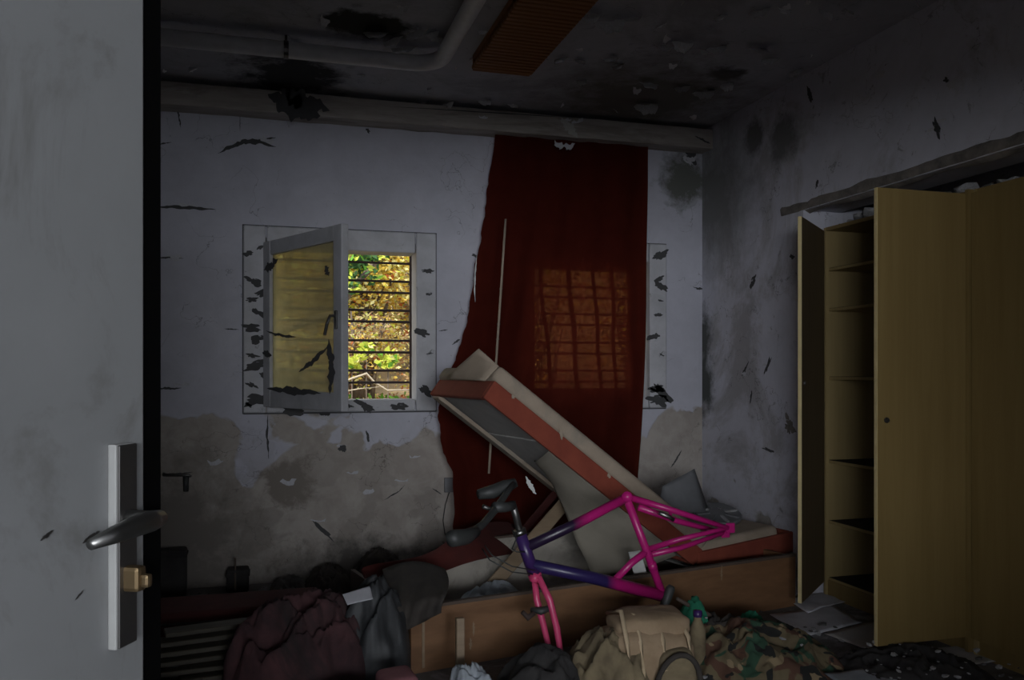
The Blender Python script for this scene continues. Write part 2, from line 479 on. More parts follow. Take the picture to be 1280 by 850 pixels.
wc.box((-4.3, YF0, -0.1), (XL - .1, YF1, ZC)); wc.box((XR + .1, YF0, -0.1), (3.8, YF1, ZC))
wc.box((-1.5, -1.3, -0.1), (0.30, -1.15, 1.0))  # added low block behind the camera, shades the lower left of the room
structure(wc.build('wall_corridor', M['wall_other']), 'corridor walls, added low shading block and window opening behind the viewer', 'wall')

# crumbling lintel edge over the niche
lt = MB()
P, n = [], 46
for k in range(5):
    row = []
    for i in range(n):
        y = YN0 + (4.46 - YN0) * i / (n - 1)
        q = fbm(Vector((y * 5, k * 1.3, 2.2)), 4)
        q2 = fbm(Vector((y * 9, k * 2.1, 7.2)), 3)
        zz = ZS - 0.012 + (k / 4) * 0.075 + (q * 0.022 if k in (0, 4) else 0)
        xx = XR - 0.006 - (0.003 + 0.010 * q2 if 0 < k < 4 else 0) + (0.05 if k == 0 else 0.012 if k == 4 else 0)
        row.append((xx, y, zz))
    P.append(row)
lt.grid(P)
structure(lt.build('trim_1', M['lintel'], smooth=True), 'crumbling brown plaster edge along the wardrobe niche', 'trim')

# ---------------- peeling paint: dark gaps with a ragged outline, and curled flakes
def ragged(name, pts, w, mat, parent, off, seed=0, taper=True, n=26):
    """a ragged strip lying on a surface, offset a hair along off; w is its full width in metres"""
    r_ = random.Random(seed)
    pts = [Vector(p) for p in pts]
    off = Vector(off)
    L = [0]
    for a, b in zip(pts, pts[1:]): L.append(L[-1] + (b - a).length)
    up, lo = [], []
    for i in range(n + 1):
        t = L[-1] * i / n
        k = max(j for j in range(len(L)) if L[j] <= t + 1e-9); k = min(k, len(pts) - 2)
        q = pts[k].lerp(pts[k+1], (t - L[k]) / max(1e-6, L[k+1] - L[k]))
        d = (pts[k+1] - pts[k]).normalized()
        s = d.cross(off).normalized()
        ww = w * 0.40 * (math.sin(math.pi * min(1, max(0, (i + .15) / (n + .3)))) ** .8 if taper else 1)
        a_ = 1 + .9 * fbm(Vector((i * .33, seed * 3.7, 1.0)), 4); b_ = 1 + .9 * fbm(Vector((i * .33, seed * 3.7, 9.0)), 4)
        q = q + s * w * .12 * fbm(Vector((i * .2, seed * 2.9, 5.0)), 2)
        up.append(q + s * ww * max(.1, a_) + off); lo.append(q - s * ww * max(.1, b_) + off)
    return MB().grid([up, lo]).build(name, mat, parent)

def curl_mesh(seed, mat):
    """a curled paint flake, unit size, hanging from its upper edge"""
    r_ = random.Random(seed)
    P = []
    c = r_.uniform(0.5, 1.4)
    for i in range(5):
        t = i / 4
        row = []
        for j in range(6):
            u = j / 5 - 0.5
            wob = r_.uniform(-0.06, 0.06)
            wdt = 1 - 0.55 * t ** 1.5 + r_.uniform(-.06, .06)
            row.append(Vector((u * wdt + wob, -0.5 * t + (r_.uniform(-.12, .12) if i in (0, 4) else 0), -0.18 * c * t * t - 0.05 * abs(u))))
        P.append(row)
    mb = MB().grid(P)
    o = mb.build('paint_flake', mat)
    me = o.data
    bpy.data.objects.remove(o)
    return me
def blob(name, c, rx, rz, ang, mat, parent, off, seed, ax=Vector((1, 0, 0))):
    """an irregular patch of lost paint: a closed ragged outline"""
    vs, n = [Vector(c) + Vector(off)], 30
    for k in range(n):
        t = k * 2 * math.pi / n
        r = 1 + .75 * fbm(Vector((math.cos(t) * 1.3, math.sin(t) * 1.3, seed * 2.3)), 4) + .25 * fbm(Vector((math.cos(t) * 5, math.sin(t) * 5, seed)), 2)
        r = max(.18, r)
        x, z = rx * r * math.cos(t), rz * r * math.sin(t)
        vs.append(Vector(c) + Vector(off) + ax * (x * math.cos(ang) - z * math.sin(ang)) + Vector((0, 0, x * math.sin(ang) + z * math.cos(ang))))
    return MB().add(vs, [(0, k + 1, (k + 1) % n + 1) for k in range(n)]).build(name, mat, parent)
CURLS = [curl_mesh(s, M['flake']) for s in range(6)]
CURLS_DULL = [curl_mesh(s, M['flake_dull']) for s in range(6)]
def flake(parent, loc, size, rot, k=None, sq=(1, 1, 1)):
    o = bpy.data.objects.new('paint_flake', (CURLS if parent.name == 'ceiling' else CURLS_DULL)[rnd.randrange(6) if k is None else k])
    COL.objects.link(o)
    o.parent = parent
    o.location = Vector(loc) - wloc(parent)
    o.rotation_euler = rot
    o.scale = (size * sq[0], size * sq[1], size * sq[2])
    return o

# ceiling flakes: those seen in the photograph, then a scatter
for (px, py, w) in ((735, 18, 26), (762, 25, 34), (790, 22, 20), (826, 55, 26), (852, 52, 24), (878, 62, 14), (896, 58, 22), (945, 60, 26), (962, 73, 20), (993, 88, 18),
                    (810, 103, 22), (853, 108, 18), (808, 130, 28), (880, 114, 24), (908, 104, 16), (703, 72, 20), (724, 75, 14), (762, 72, 18), (772, 82, 16), (726, 100, 14),
                    (603, 38, 12), (592, 72, 10), (470, 40, 26), (490, 48, 24), (520, 38, 26), (545, 45, 22), (505, 58, 30), (560, 128, 16), (605, 125, 16), (540, 40, 18),
                    (950, 12, 22), (980, 10, 16), (1032, 14, 20), (900, 20, 14), (640, 130, 14), (528, 128, 16), (1060, 12, 14)):
    p = aZ(px, py, ZC - 0.004)
    d = (p - O).length
    flake(ceiling, p, w * d / FPX * 1.1, (rnd.uniform(.35, .95), rnd.uniform(-.25, .25), rnd.uniform(-.6, .6) - YAW))
for i in range(60):
    flake(ceiling, (rnd.uniform(-1.2, 2.9), rnd.uniform(2.0, 5.2), ZC - 0.004), rnd.uniform(0.03, 0.08), (rnd.uniform(.2, .8), rnd.uniform(-.1, .1), rnd.uniform(0, 6.28)))

# back wall cracks and peels
def bw(px, py): return aY(px, py, YB)
PEEL = [([(272, 192), (288, 184), (305, 177), (322, 177), (345, 184)], .045), ([(190, 258), (215, 259), (240, 260), (270, 262)], .028),
        ([(192, 323), (212, 322), (230, 323)], .014), ([(280, 411), (299, 412)], .012), ([(192, 486), (228, 485)], .020), ([(193, 181), (215, 178)], .014),
        ([(335, 517), (334, 540), (336, 574)], .022), ([(400, 518), (412, 517)], .03), ([(458, 538), (461, 552)], .016), ([(423, 561), (434, 560)], .05),
        ([(205, 592), (222, 592), (242, 590)], .012), ([(340, 130), (338, 150)], .008), ([(222, 134), (226, 160)], .016), ([(300, 142), (300, 165)], .006),
        ([(318, 176), (345, 172)], .02), ([(458, 160), (462, 166)], .02), ([(393, 652), (412, 660), (416, 675)], .028), ([(540, 610), (552, 618)], .012),
        ([(480, 625), (500, 613), (506, 606)], .014), ([(560, 412), (548, 414)], .01), ([(566, 430), (575, 424)], .015), ([(590, 318), (597, 322)], .02),
        ([(870, 200), (855, 190)], .10), ([(838, 585), (845, 575), (852, 562)], .02), ([(868, 360), (882, 362)], .02)]
for i, (pp, w) in enumerate(PEEL):
    P_ = [bw(*q) for q in pp]; L_ = (P_[-1] - P_[0]).length
    if L_ < w * 6 and len(pp) < 4: blob('paint_hole', (P_[0] + P_[-1]) / 2, max(L_ * .5, .01), w * .45, math.atan2(P_[-1].z - P_[0].z, P_[-1].x - P_[0].x), M['dark'], wall_back, (0, -.003, 0), i)
    else: ragged('paint_crack', P_, w * .8, M['dark'], wall_back, (0, -0.003, 0), i)
for (px, py, w) in ((300, 174, 30), (325, 172, 30), (230, 255, 34), (216, 320, 20), (405, 520, 16), (428, 556, 16), (395, 650, 20), (225, 480, 20), (862, 196, 20),
                    (462, 612, 18), (500, 600, 18), (440, 590, 16), (360, 600, 18), (270, 575, 20), (520, 570, 18)):
    p = bw(px, py) + Vector((0, -0.004, 0))
    flake(wall_back, p, w * p.y / FPX, (math.pi / 2 + rnd.uniform(-.2, .25), 0, rnd.uniform(-.1, .1)))
# right wall scars
def rw(px, py): return aX(px, py, XR)
for i, (pp, w) in enumerate((([(945, 345), (938, 360)], .05), ([(935, 455), (928, 470)], .03), ([(965, 445), (955, 470)], .03), ([(1022, 225), (1021, 235)], .03), ([(1180, 100), (1188, 102)], .03),
                             ([(1168, 150), (1174, 170)], .04), ([(983, 520), (992, 545)], .10), ([(988, 320), (994, 322)], .03), ([(955, 560), (968, 565)], .02), ([(940, 490), (938, 505)], .02), ([(1010, 110), (1016, 128)], .05))):
    P_ = [rw(*q) for q in pp]; L_ = (P_[-1] - P_[0]).length
    blob('paint_hole', (P_[0] + P_[-1]) / 2, max(L_ * .5, .012), w * .4, math.atan2(P_[-1].z - P_[0].z, P_[0].y - P_[-1].y), M['dark'] if i != 6 else M['lintel'], wall_right, (-.003, 0, 0), 40 + i, Vector((0, -1, 0)))
for (px, py, w) in ((940, 350, 14), (1175, 150, 22), (1100, 90, 20), (1082, 120, 16), (985, 525, 24), (955, 455, 14), (1190, 100, 16), (930, 465, 14), (1165, 160, 14)):
    p = rw(px, py) + Vector((-0.004, 0, 0))
    flake(wall_right, p, w * 4.5 / FPX, (math.pi / 2 + rnd.uniform(-.2, .3), 0, -math.pi / 2))

# ------------------------------------------------------------------ windows
def window(idx, W, label, open_sash):
    root = empty('window_%d' % idx, (W[0], YB, ZW0))
    structure(root, label, 'window')
    ix0, ix1, iz0, iz1 = W[0] + 0.13, W[1] - 0.13, ZW0 + 0.075, ZW1 - 0.13
    y0, y1 = YB - 0.026, YB + 0.16
    jt = 0.006
    for lo, hi in (((W[0], y0, ZW0), (ix0, y1, ZW1)), ((ix1, y0, ZW0), (W[1], y1, ZW1)),
                   ((ix0 + jt, y0 + .004, iz1), (ix1 - jt, y1, ZW1)), ((ix0 + jt, y0 + .004, ZW0), (ix1 - jt, y1, iz0))):
        c = (Vector(lo) + Vector(hi)) / 2; s = Vector(hi) - Vector(lo)
        MB().rbox(s, Matrix.Translation(c), 0.006, 1).build('frame_board', M['frame_paint'], root)
    e = 0.007                              # dark gap all round where frame meets plaster
    for lo, hi in (((W[0] - e, YB - .004, ZW0 - e), (W[0], YB + .02, ZW1 + e)), ((W[1], YB - .004, ZW0 - e), (W[1] + e, YB + .02, ZW1 + e)),
                   ((W[0], YB - .004, ZW1), (W[1], YB + .02, ZW1 + e)), ((W[0], YB - .004, ZW0 - e * 1.4), (W[1], YB + .02, ZW0))):
        MB().box(lo, hi).build('dark_gap', M['joint'], root)
    # iron grille outside: pairs of level bars between two uprights
    yb = YB + 0.20
    for z in (2.022, 1.901, 1.826, 1.708, 1.633, 1.508, 1.430, 1.3095, 1.231):
        MB().tube([(ix0 - .03, yb, z), (ix1 + .03, yb, z)], 0.0085, 8).build('bar', M['rust'], root)
    for x in (ix0 - .005, ix1 + .005):
        MB().box((x - .012, yb - .012, iz0 - .03), (x + .012, yb + .012, iz1 + .03)).build('upright', M['rust'], root)
    # sash: built closed, then turned on its hinge
    sw, sz0, sz1, th, ra = ix1 - ix0 - 0.03, 1.088, 2.092, 0.045, 0.085
    if open_sash:
        hp = Vector((ix0 + 0.005, YB - 0.03, 0)); tip = aY(425, 400, 4.64)
        u = Vector((tip.x - hp.x, tip.y - hp.y, 0)).normalized()
    else:
        hp = Vector((ix0 + 0.015, YB + 0.03, 0)); u = Vector((1, 0, 0))
    nn = Vector((u.y, -u.x, 0))            # inner face of the sash
    def SM(a, b, z): return frame(hp + u * a + nn * b + Vector((0, 0, z)), u, -nn, Vector((0, 0, 1)))
    sash = empty('sash', hp + Vector((0, 0, sz0)) - root.location); sash.parent = root
    zc = (sz0 + sz1) / 2
    for a in (ra / 2, sw - ra / 2):
        MB().rbox((ra, th, sz1 - sz0), SM(a, 0, zc), 0.006, 2).build('stile', M['sash_paint'], sash)
    for z in (sz0 + ra * .6, sz1 - ra / 2):
        MB().rbox((sw - 2 * ra, th * .92, ra * (1.2 if z < zc else 1)), SM(sw / 2, 0, z), 0.006, 2).build('rail', M['sash_paint'], sash)
    MB().box((-(sw / 2 - ra * .9), -.002, -(zc - sz0 - ra * .8)), ((sw / 2 - ra * .9), .002, (zc - sz0 - ra * .8)), SM(sw / 2, 0, zc)).build('glass_pane', M['glass'] if open_sash else M['pane'], sash)
    if open_sash:
        h = MB().rbox((.024, .012, .10), SM(sw - .045, .028, 1.58), .004, 1)
        h.tube([SM(sw - .045, .03, 1.60) @ Vector((0, 0, 0)), SM(sw - .045, .065, 1.60) @ Vector((0, 0, 0)), SM(sw - .065, .07, 1.56) @ Vector((0, 0, 0)), SM(sw - .09, .07, 1.50) @ Vector((0, 0, 0))], .009, 8)
        h.build('window_handle', M['steel_dark'], sash)
        for z in (1.28, 1.92):
            MB().tube([hp + Vector((-.004, -.02, z - .04)), hp + Vector((-.004, -.02, z + .04))], .009, 8).build('hinge', M['steel_dark'], sash)
        # mould and cobweb on the sash
        def sp(a, z): return hp + u * a + nn * (th / 2 + .003) + Vector((0, 0, z))
        for i, (pp, w) in enumerate((([(sw * .50, 1.30), (sw * .68, 1.36), (sw * .86, 1.44)], .04), ([(sw - .11, 1.18), (sw - .10, 1.36), (sw - .12, 1.48)], .09), ([(.05, 1.55), (.2, 1.52), (.42, 1.50)], .022), ([(.06, 1.2), (.3, 1.195), (.7, 1.185)], .05),
                                     ([(.02, 1.92), (.12, 1.94), (.2, 1.97)], .06), ([(sw - .12, 1.82), (sw - .16, 1.88)], .05), ([(.0, 1.42), (.12, 1.40)], .05))):
            ragged('mould', [sp(*q) for q in pp], w, M['dark'], sash, nn * 0.002, 70 + i)
    # scars in the frame paint
    def fp(x, z): return Vector((x, y0 - .001, z))
    sc = [(W[1] - .06, 1.95, .09), (W[1] - .05, 1.80, .05), (W[1] - .09, 1.55, .11), (W[1] - .04, 1.42, .04), (W[1] - .07, 1.18, .14), (W[0] + .5, ZW1 - .035, .17), (W[0] + .74, ZW0 + .03, .16),
          (W[0] + .95, ZW0 + .025, .12), (W[0] + .10, 2.06, .05), (W[0] + .64, ZW0 + .035, .06)]
    if open_sash: sc += [(W[0] + .03, 2.02, .08), (W[0] + .06, 1.85, .12), (W[0] + .04, 1.74, .09), (W[0] + .09, 1.66, .10), (W[0] + .05, 1.57, .14), (W[0] + .08, 1.50, .12), (W[0] + .05, 1.40, .08), (W[0] + .07, 1.34, .16),
                         (W[0] + .05, 1.22, .08), (W[0] + .10, 1.14, .22), (W[0] + .03, 1.10, .06), (W[0] + .12, 1.28, .10), (W[0] + .11, 1.78, .10), (W[0] + .3, ZW0 + .02, .2)]
    else: sc += [(W[1] - .05, 1.90, .13), (W[1] - .07, 1.70, .08), (W[1] - .05, 1.16, .20), (W[1] - .07, 1.10, .22), (W[1] - .05, 2.12, .14)]
    for i, (x, z, s) in enumerate(sc):
        a = (idx * 31 + i * 17) % 7 / 7 * 1.2 - .6
        if i == 5: ragged('paint_scar', [fp(x - s / 2, z - .03), fp(x, z + .012), fp(x + s / 2, z - .02)], s * .12, M['dark'], root, (0, -0.0015, 0), idx * 100 + i)
        else:
            blob('paint_scar', fp(x, z), s * .42, s * .17, a, M['dark'], root, (0, -.0015, 0), idx * 100 + i)
            if i % 2: flake(root, fp(x + s * .1, z + s * .12) + Vector((0, -.002, 0)), s * .5, (math.pi / 2 + .2, 0, 0))
    return root
window(1, W1, 'white peeling window with its sash swung open and iron bars outside', True)
window(2, W2, 'closed barred window half hidden behind the red curtain', False)

# ------------------------------------------------------------------ entrance door
P1 = O + (ray(180, 640) * 1.05); P1.z = 0
ang = math.radians(10)
Fv, Rv = Vector((SN, CS, 0)), Vector((CS, -SN, 0))
du = Fv * math.cos(ang) + Rv * math.sin(ang)
dn = Rv * math.cos(ang) - Fv * math.sin(ang)
DW = 0.89
door = empty('door_1', P1 - du * DW)
structure(door, 'open grey entrance door in the left foreground', 'door')
def DM(t, out, z): return frame(P1 - du * t + dn * out + Vector((0, 0, z)), du, -dn, Vector((0, 0, 1)))
MB().rbox((DW, .036, 2.06), DM(DW / 2, -.018, 1.04), .003, 2).build('leaf', M['door'], door)
MB().rbox((.044, .020, 2.06), DM(-.0215, -.014, 1.04), .003, 2).build('edge_strip', M['lip'], door)  # near-black strip along the free edge of the leaf
hpl = MB().rbox((.036, .011, .238), DM(.052, .0055, 1.097), .002, 2).build('handle_plate', M['plate_lit'], door)
MB().rbox((.034, .003, .236), DM(.051, .0122, 1.097), .001, 1).build('plate_face', M['steel_dark'], hpl)  # darker front sheet, so the lighter body shows only at its lit side
lv = MB()
lv.tube([DM(.052, .006, 1.128) @ Vector((0, 0, 0)), DM(.052, .045, 1.128) @ Vector((0, 0, 0))], .010, 12)
lv.tube([DM(t_, o_, z_) @ Vector((0, 0, 0)) for t_, o_, z_ in ((.045, .050, 1.128), (.07, .054, 1.129), (.10, .054, 1.128), (.13, .052, 1.125), (.165, .048, 1.121))], [.010, .0125, .012, .010, .006], 12)
lv.build('lever', M['steel'], door, True)
cy = MB().rbox((.017, .030, .030), DM(.052, .018, 1.058), .005, 2)
cy.rbox((.010, .012, .016), DM(.052, .037, 1.056), .004, 2)
cy.build('lock_cylinder', M['brass'], door)
for i, (a, z, s) in enumerate(((.10, 1.115, .03), (.12, 1.055, .014), (.17, 1.13, .02))):
    ragged('scuff', [DM(a + s / 2, .0005, z - .004) @ Vector((0, 0, 0)), DM(a - s / 2, .0005, z + .004) @ Vector((0, 0, 0))], s * .25, M['steel_dark'], door, dn * 0.0008, 300 + i)

# ------------------------------------------------------------------ pelmet, pipe, ceiling lamp
pel = MB()
P = []
for k, (yy, zz) in enumerate(((5.43, 2.99), (5.285, 2.99), (5.28, 2.985), (5.28, 2.86), (5.285, 2.855), (5.43, 2.855))):
    P.append([(XL + (XR - XL) * i / 40, yy, zz + (.006 * fbm(Vector((i * .8, k, 0)), 3) if k > 2 else 0)) for i in range(41)])
pel.grid(P)
pelmet = tag(pel.build('curtain_pelmet', M['pelmet']), 'long stained wooden pelmet board along the top of the back wall', 'pelmet')
for i, (pp, w) in enumerate((([(335, 118), (362, 132), (400, 146)], .17), ([(350, 112), (380, 128), (412, 138)], .13), ([(868, 170), (888, 180)], .02), ([(700, 150), (712, 160), (722, 172)], .07), ([(480, 133), (600, 140), (760, 150)], .008))):
    ragged('mould_patch', [aY(q[0], q[1], 5.279) for q in pp], w, M['dark'] if i != 3 else M['hardboard'], pelmet, (0, -0.004, 0), 400 + i)
for (px, py, w) in ((722, 150, 18), (708, 148, 14), (604, 145, 12), (700, 178, 16), (712, 180, 14)):
    flake(pelmet, aY(px, py, 5.272), w * 5.3 / FPX, (math.pi / 2 + .3, rnd.uniform(-.4, .4), 0))

pz = ZC - 0.075
pp = [Vector((XL + .005, 4.48, pz)), Vector((.2, 4.48, pz)), Vector((.74, 4.48, pz))]
for k in range(1, 8):
    a = k / 8 * math.pi / 2
    pp.append(Vector((.74 + .15 * math.sin(a), 4.33 + .15 * math.cos(a), pz)))
pp += [Vector((.89, 4.33, pz)), Vector((.89, 2.2, pz)), Vector((.89, YF1 + .005, pz))]
pipe = empty('heating_pipe', (.89, 4.4, pz))
tag(pipe, 'pale painted heating pipe bending under the ceiling', 'pipe')
MB().tube(pp, .042, 16).build('pipe_run', M['pipe'], pipe, True)
for q, ax in ((Vector((.1, 4.48, pz)), 0), (Vector((.89, 3.4, pz)), 1), (Vector((-.9, 4.48, pz)), 0)):
    d = Vector((.012, 0, 0)) if ax == 0 else Vector((0, .012, 0))
    c = MB().tube([q - d, q + d], .046, 16)
    c.box((q.x - .006, q.y - .006, q.z + .04), (q.x + .006, q.y + .006, ZC - .001))
    c.build('bracket', M['steel_dark'], pipe, False)

LX0, LX1, LY1, LY0 = 1.08, 1.40, 4.47, 3.05
lamp = empty('ceiling_lamp', (1.24, 3.8, ZC))
tag(lamp, 'orange slatted wooden lamp panel fixed to the ceiling', 'lamp')
MB().box((LX0, LY0, ZC - .03), (LX1, LY1, ZC)).build('back_board', M['lamp_wood'], lamp)
for x in (LX0 + .02, LX1 - .05):
    MB().box((x, LY0, ZC - .062), (x + .03, LY1 - .01, ZC - .03)).build('batten', M['lamp_wood'], lamp)
sl = None
ns = 34
for i in range(ns):
    y = LY0 + (LY1 - LY0) * (i + .5) / ns
    if sl is None:
        sl = MB().rbox((LX1 - LX0 + .02, .030, .024), Matrix.Translation((1.24, y, ZC - .072)), .004, 1).build('slat', M['lamp_wood'], lamp)
        y00 = y
    else:
        o = sl.copy(); COL.objects.link(o); o.location = (0, y - y00, 0)
MB().box((LX0, LY1 - .004, ZC - .084), (LX1, LY1 + .012, ZC)).build('end_board', M['lamp_wood'], lamp)

# ------------------------------------------------------------------ curtain
CY = 5.365
cur = empty('curtain', aY(700, 176, CY))
tag(cur, 'torn dark red curtain hanging from the pelmet over the window', 'curtain')
LE = [(620, 160), (613, 215), (606, 260), (600, 300), (592, 350), (584, 400), (572, 440), (556, 480), (547, 520), (552, 560), (566, 590), (568, 640), (562, 692)]
RE = [(810, 176), (810, 230), (809, 280), (808, 330), (808, 380), (807, 430), (805, 480), (803, 520), (801, 552), (798, 588), (796, 620), (792, 660), (788, 692)]
def lerp2(L, t):
    s = t * (len(L) - 1); k = min(int(s), len(L) - 2); f = s - k
    a, b = L[k], L[k+1]
    return (a[0] + (b[0] - a[0]) * f, a[1] + (b[1] - a[1]) * f)
NU, NV = 84, 90
G = []
for i in range(NV + 1):
    v = i / NV
    l, r = lerp2(LE, v), lerp2(RE, v)
    row = []
    for j in range(NU + 1):
        u = j / NU
        px, py = l[0] + (r[0] - l[0]) * u, l[1] + (r[1] - l[1]) * u
        if j == 0: px += 4 * fbm(Vector((v * 18, 3, 0)), 3)
        fold = 0.016 * math.sin(u * 31 + v * 2.2) + 0.022 * fbm(Vector((u * 7 + v * 1.5, v * 1.4, 1)), 3)
        Y = CY - fold * (0.5 + v) - 0.16 * max(0, v - .55) * (1 - u) * 1.5 - 0.04 * v
        row.append(aY(px, py, Y))
    G.append(row)
MB().grid(G).build('cloth', M['curtain'], cur, True)
# doubled cloth where pleats overlap, seen dark against the window
for i, (a, b, w) in enumerate((((671, 300), (692, 505), .030), ((708, 300), (724, 505), .036), ((739, 300), (753, 505), .030), ((764, 300), (770, 505), .030), ((786, 300), (792, 505), .05))):
    P = []
    for k in range(15):
        t = k / 14
        c = aY(a[0] + (b[0] - a[0]) * t, a[1] + (b[1] - a[1]) * t, CY + .035)
        c.x += .006 * math.sin(k * .9 + i)
        P.append([c + Vector((-w / 2, 0, 0)), c + Vector((w / 2, .006, 0))])
    MB().grid(P).build('pleat', M['curtain_fold'], cur, True)
# torn tail swept to the left over the bed box
T = [((640, 650), (668, 690)), ((600, 652), (632, 694)), ((570, 664), (595, 700)), ((545, 690), (560, 712)), ((505, 700), (520, 730)), ((470, 703), (486, 738)), ((448, 710), (460, 735))]
P = []
for k, (a, b) in enumerate(T):
    Y = (5.0, 4.62, 4.47, 4.43, 4.40, 4.36, 4.30)[k]
    P.append([aY(a[0] + (b[0] - a[0]) * q, a[1] + (b[1] - a[1]) * q, Y - .12 * q + .02 * math.sin(k + q * 6)) for q in (0, .25, .5, .75, 1)])
MB().grid(P).build('tail', M['curtain_fold'], cur, True, solid=.004, sub=1)
# frayed white threads at the torn edge
for i, (pp_, w) in enumerate((([(596, 318), (594, 340), (593, 362), (594, 378)], .012), ([(563, 478), (556, 492)], .01))):
    ragged('frayed_thread', [aY(q[0], q[1], CY - .06) for q in pp_], w, M['white'], cur, (0, -.002, 0), 500 + i)

wd = empty('curtain_wand', aY(611, 592, 5.02))
tag(wd, 'thin pale rod hanging in front of the red curtain', 'rod')
rodp = [aY(632, 274, 5.16), aY(627, 350, 5.12), aY(621, 440, 5.08), aY(616, 515, 5.05), aY(611, 592, 5.02)]
MB().tube(rodp, .0075, 8).build('rod_tube', M['beige_fabric'], wd, True)
for t in (.28, .42, .48, .62):
    q = rodp[0].lerp(rodp[-1], t)
    MB().tube([q - Vector((0, 0, .005)), q + Vector((0, 0, .005))], .010, 8).build('ring', M['steel_dark'], wd)

# ------------------------------------------------------------------ wardrobes
WX, WY1, WY0 = 3.11, 4.22, 3.157
WT, WB_ = 2.135, .112
def wardrobe(name, y0, y1, label, shelves, doors):
    root = empty(name, (WX, (y0 + y1) / 2, 0))
    tag(root, label, 'wardrobe', 'built in wardrobes')
    t = .02
    MB().box((WX, y1 - t, 0), (WX + .56, y1, WT)).build('side_panel', M['wardrobe_in'], root)
    MB().box((WX, y0, 0), (WX + .56, y0 + t, WT)).build('side_panel', M['wardrobe_in'], root)
    MB().box((WX, y0 + t, WT - t), (WX + .56, y1 - t, WT)).build('top_panel', M['wardrobe'], root)
    MB().box((WX + .545, y0 + t, .02), (WX + .558, y1 - t, WT - t)).build('back_panel', M['wardrobe_in'], root)
    MB().box((WX + .012, y0 + t, 0), (WX + .03, y1 - t, WB_ - .014)).build('plinth', M['wardrobe'], root)
    for z in shelves:
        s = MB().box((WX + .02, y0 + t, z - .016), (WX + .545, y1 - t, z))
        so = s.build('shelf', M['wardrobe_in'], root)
        MB().box((WX + .022, y0 + t + .002, z), (WX + .543, y1 - t - .002, z + .002)).build('dark_layer', M['wardrobe_dark'], so)  # thin dark layer over the shelf top
    for i, (hy, dirv, w) in enumerate(doors):
        u = Vector(dirv).normalized()
        nn = Vector((u.y, -u.x, 0))
        z0, z1 = .086, 2.117
        hp = Vector((WX - .012, hy, 0))
        D = frame(hp + u * (w / 2) + Vector((0, 0, (z0 + z1) / 2)), u, -nn, Vector((0, 0, 1)))
        dr = MB().box((-w / 2, -.009, -(z1 - z0) / 2), (w / 2, .009, (z1 - z0) / 2), D).build('door', M['wardrobe'], root)
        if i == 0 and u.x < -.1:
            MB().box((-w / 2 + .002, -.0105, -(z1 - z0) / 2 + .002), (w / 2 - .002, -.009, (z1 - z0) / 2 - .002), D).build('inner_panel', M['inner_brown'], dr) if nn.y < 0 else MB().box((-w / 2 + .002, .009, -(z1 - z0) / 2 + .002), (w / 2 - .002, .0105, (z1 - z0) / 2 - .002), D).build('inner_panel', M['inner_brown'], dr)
        MB().box((w / 2, -.0095, -(z1 - z0) / 2), (w / 2 + .003, .0095, (z1 - z0) / 2), D).build('edge_strip', M['wardrobe_edge'], dr)
        s = 1 if nn.y < 0 or nn.x < -.9 else -1
        kb = D @ Vector((w / 2 - .045, -.012 * s, -.015 if i else .14))
        ax = (nn * s)
        MB().tube([kb, kb + ax * .004, kb + ax * .009], [.013, .013, .010], 12).build('lock_rosette', M['steel_dark'], dr)
        for z in (-.78, .0, .78):
            q = hp + Vector((.004, 0, (z0 + z1) / 2 + z))
            MB().tube([q - Vector((0, 0, .025)), q + Vector((0, 0, .025))], .008, 8).build('hinge', M['steel_dark'], dr)
    return root
wardrobe('wardrobe', WY0, WY1, 'open yellow veneer wardrobe with bare shelves and both doors ajar', (1.90, 1.667, 1.272, .79, .441, WB_),
         [(WY1 - .005, (-.746, -.665, 0), .54), (WY0 + .004, (-1, -.005, 0), .50)])
wardrobe('wardrobe', 2.07, WY0 - .022, 'closed yellow wardrobe at the right edge beside the open one', (1.7, .9, WB_), [(WY0 - .03, (0, -1, 0), .52), (2.08, (0, 1, 0), .52)])
# splintered corner by the hinge of the open door
tag(MB().box((WX - .03, WY0 - .021, .02), (WX + .0, WY0 - .001, WT)).build('wardrobe_filler_strip', M['wardrobe']), 'narrow vertical filler strip between the two wardrobes', 'strip')

# ------------------------------------------------------------------ bed box, sofa bed
def heap(name, mat, x0, x1, y0, y1, h, seed, parent=None, amp=.35, sc=5.0, n=44, base=0.0, pw=.55, skew=0.0):
    """a lump of crumpled cloth lying on the floor"""
    G = []
    cx, cy_ = (x0 + x1) / 2, (y0 + y1) / 2
    for i in range(n + 1):
        v = i / n * 2 - 1
        row = []
        for j in range(n + 1):
            u = j / n * 2 - 1
            # square to disc
            x = u * math.sqrt(1 - v * v / 2); y = v * math.sqrt(1 - u * u / 2)
            r2 = min(1, x * x + y * y)
            wob = 1 + .16 * fbm(Vector((math.atan2(y, x) * 1.3, seed, 0)), 3)
            X, Y = cx + x * (x1 - x0) / 2 * wob, cy_ + y * (y1 - y0) / 2 * wob
            env = (1 - r2) ** pw
            q = Vector((X * sc + seed, Y * sc, seed * 1.7))
            rid = 1 - abs(fbm(q, 4)) * 1.6
            z = base + h * env * (1 + skew * x) * ((1 - amp) + amp * rid) + .012 * fbm(q * 4, 3) * env
            row.append(Vector((X, Y, max(base + .001, z))))
        G.append(row)
    return MB().grid(G).build(name, mat, parent, True)

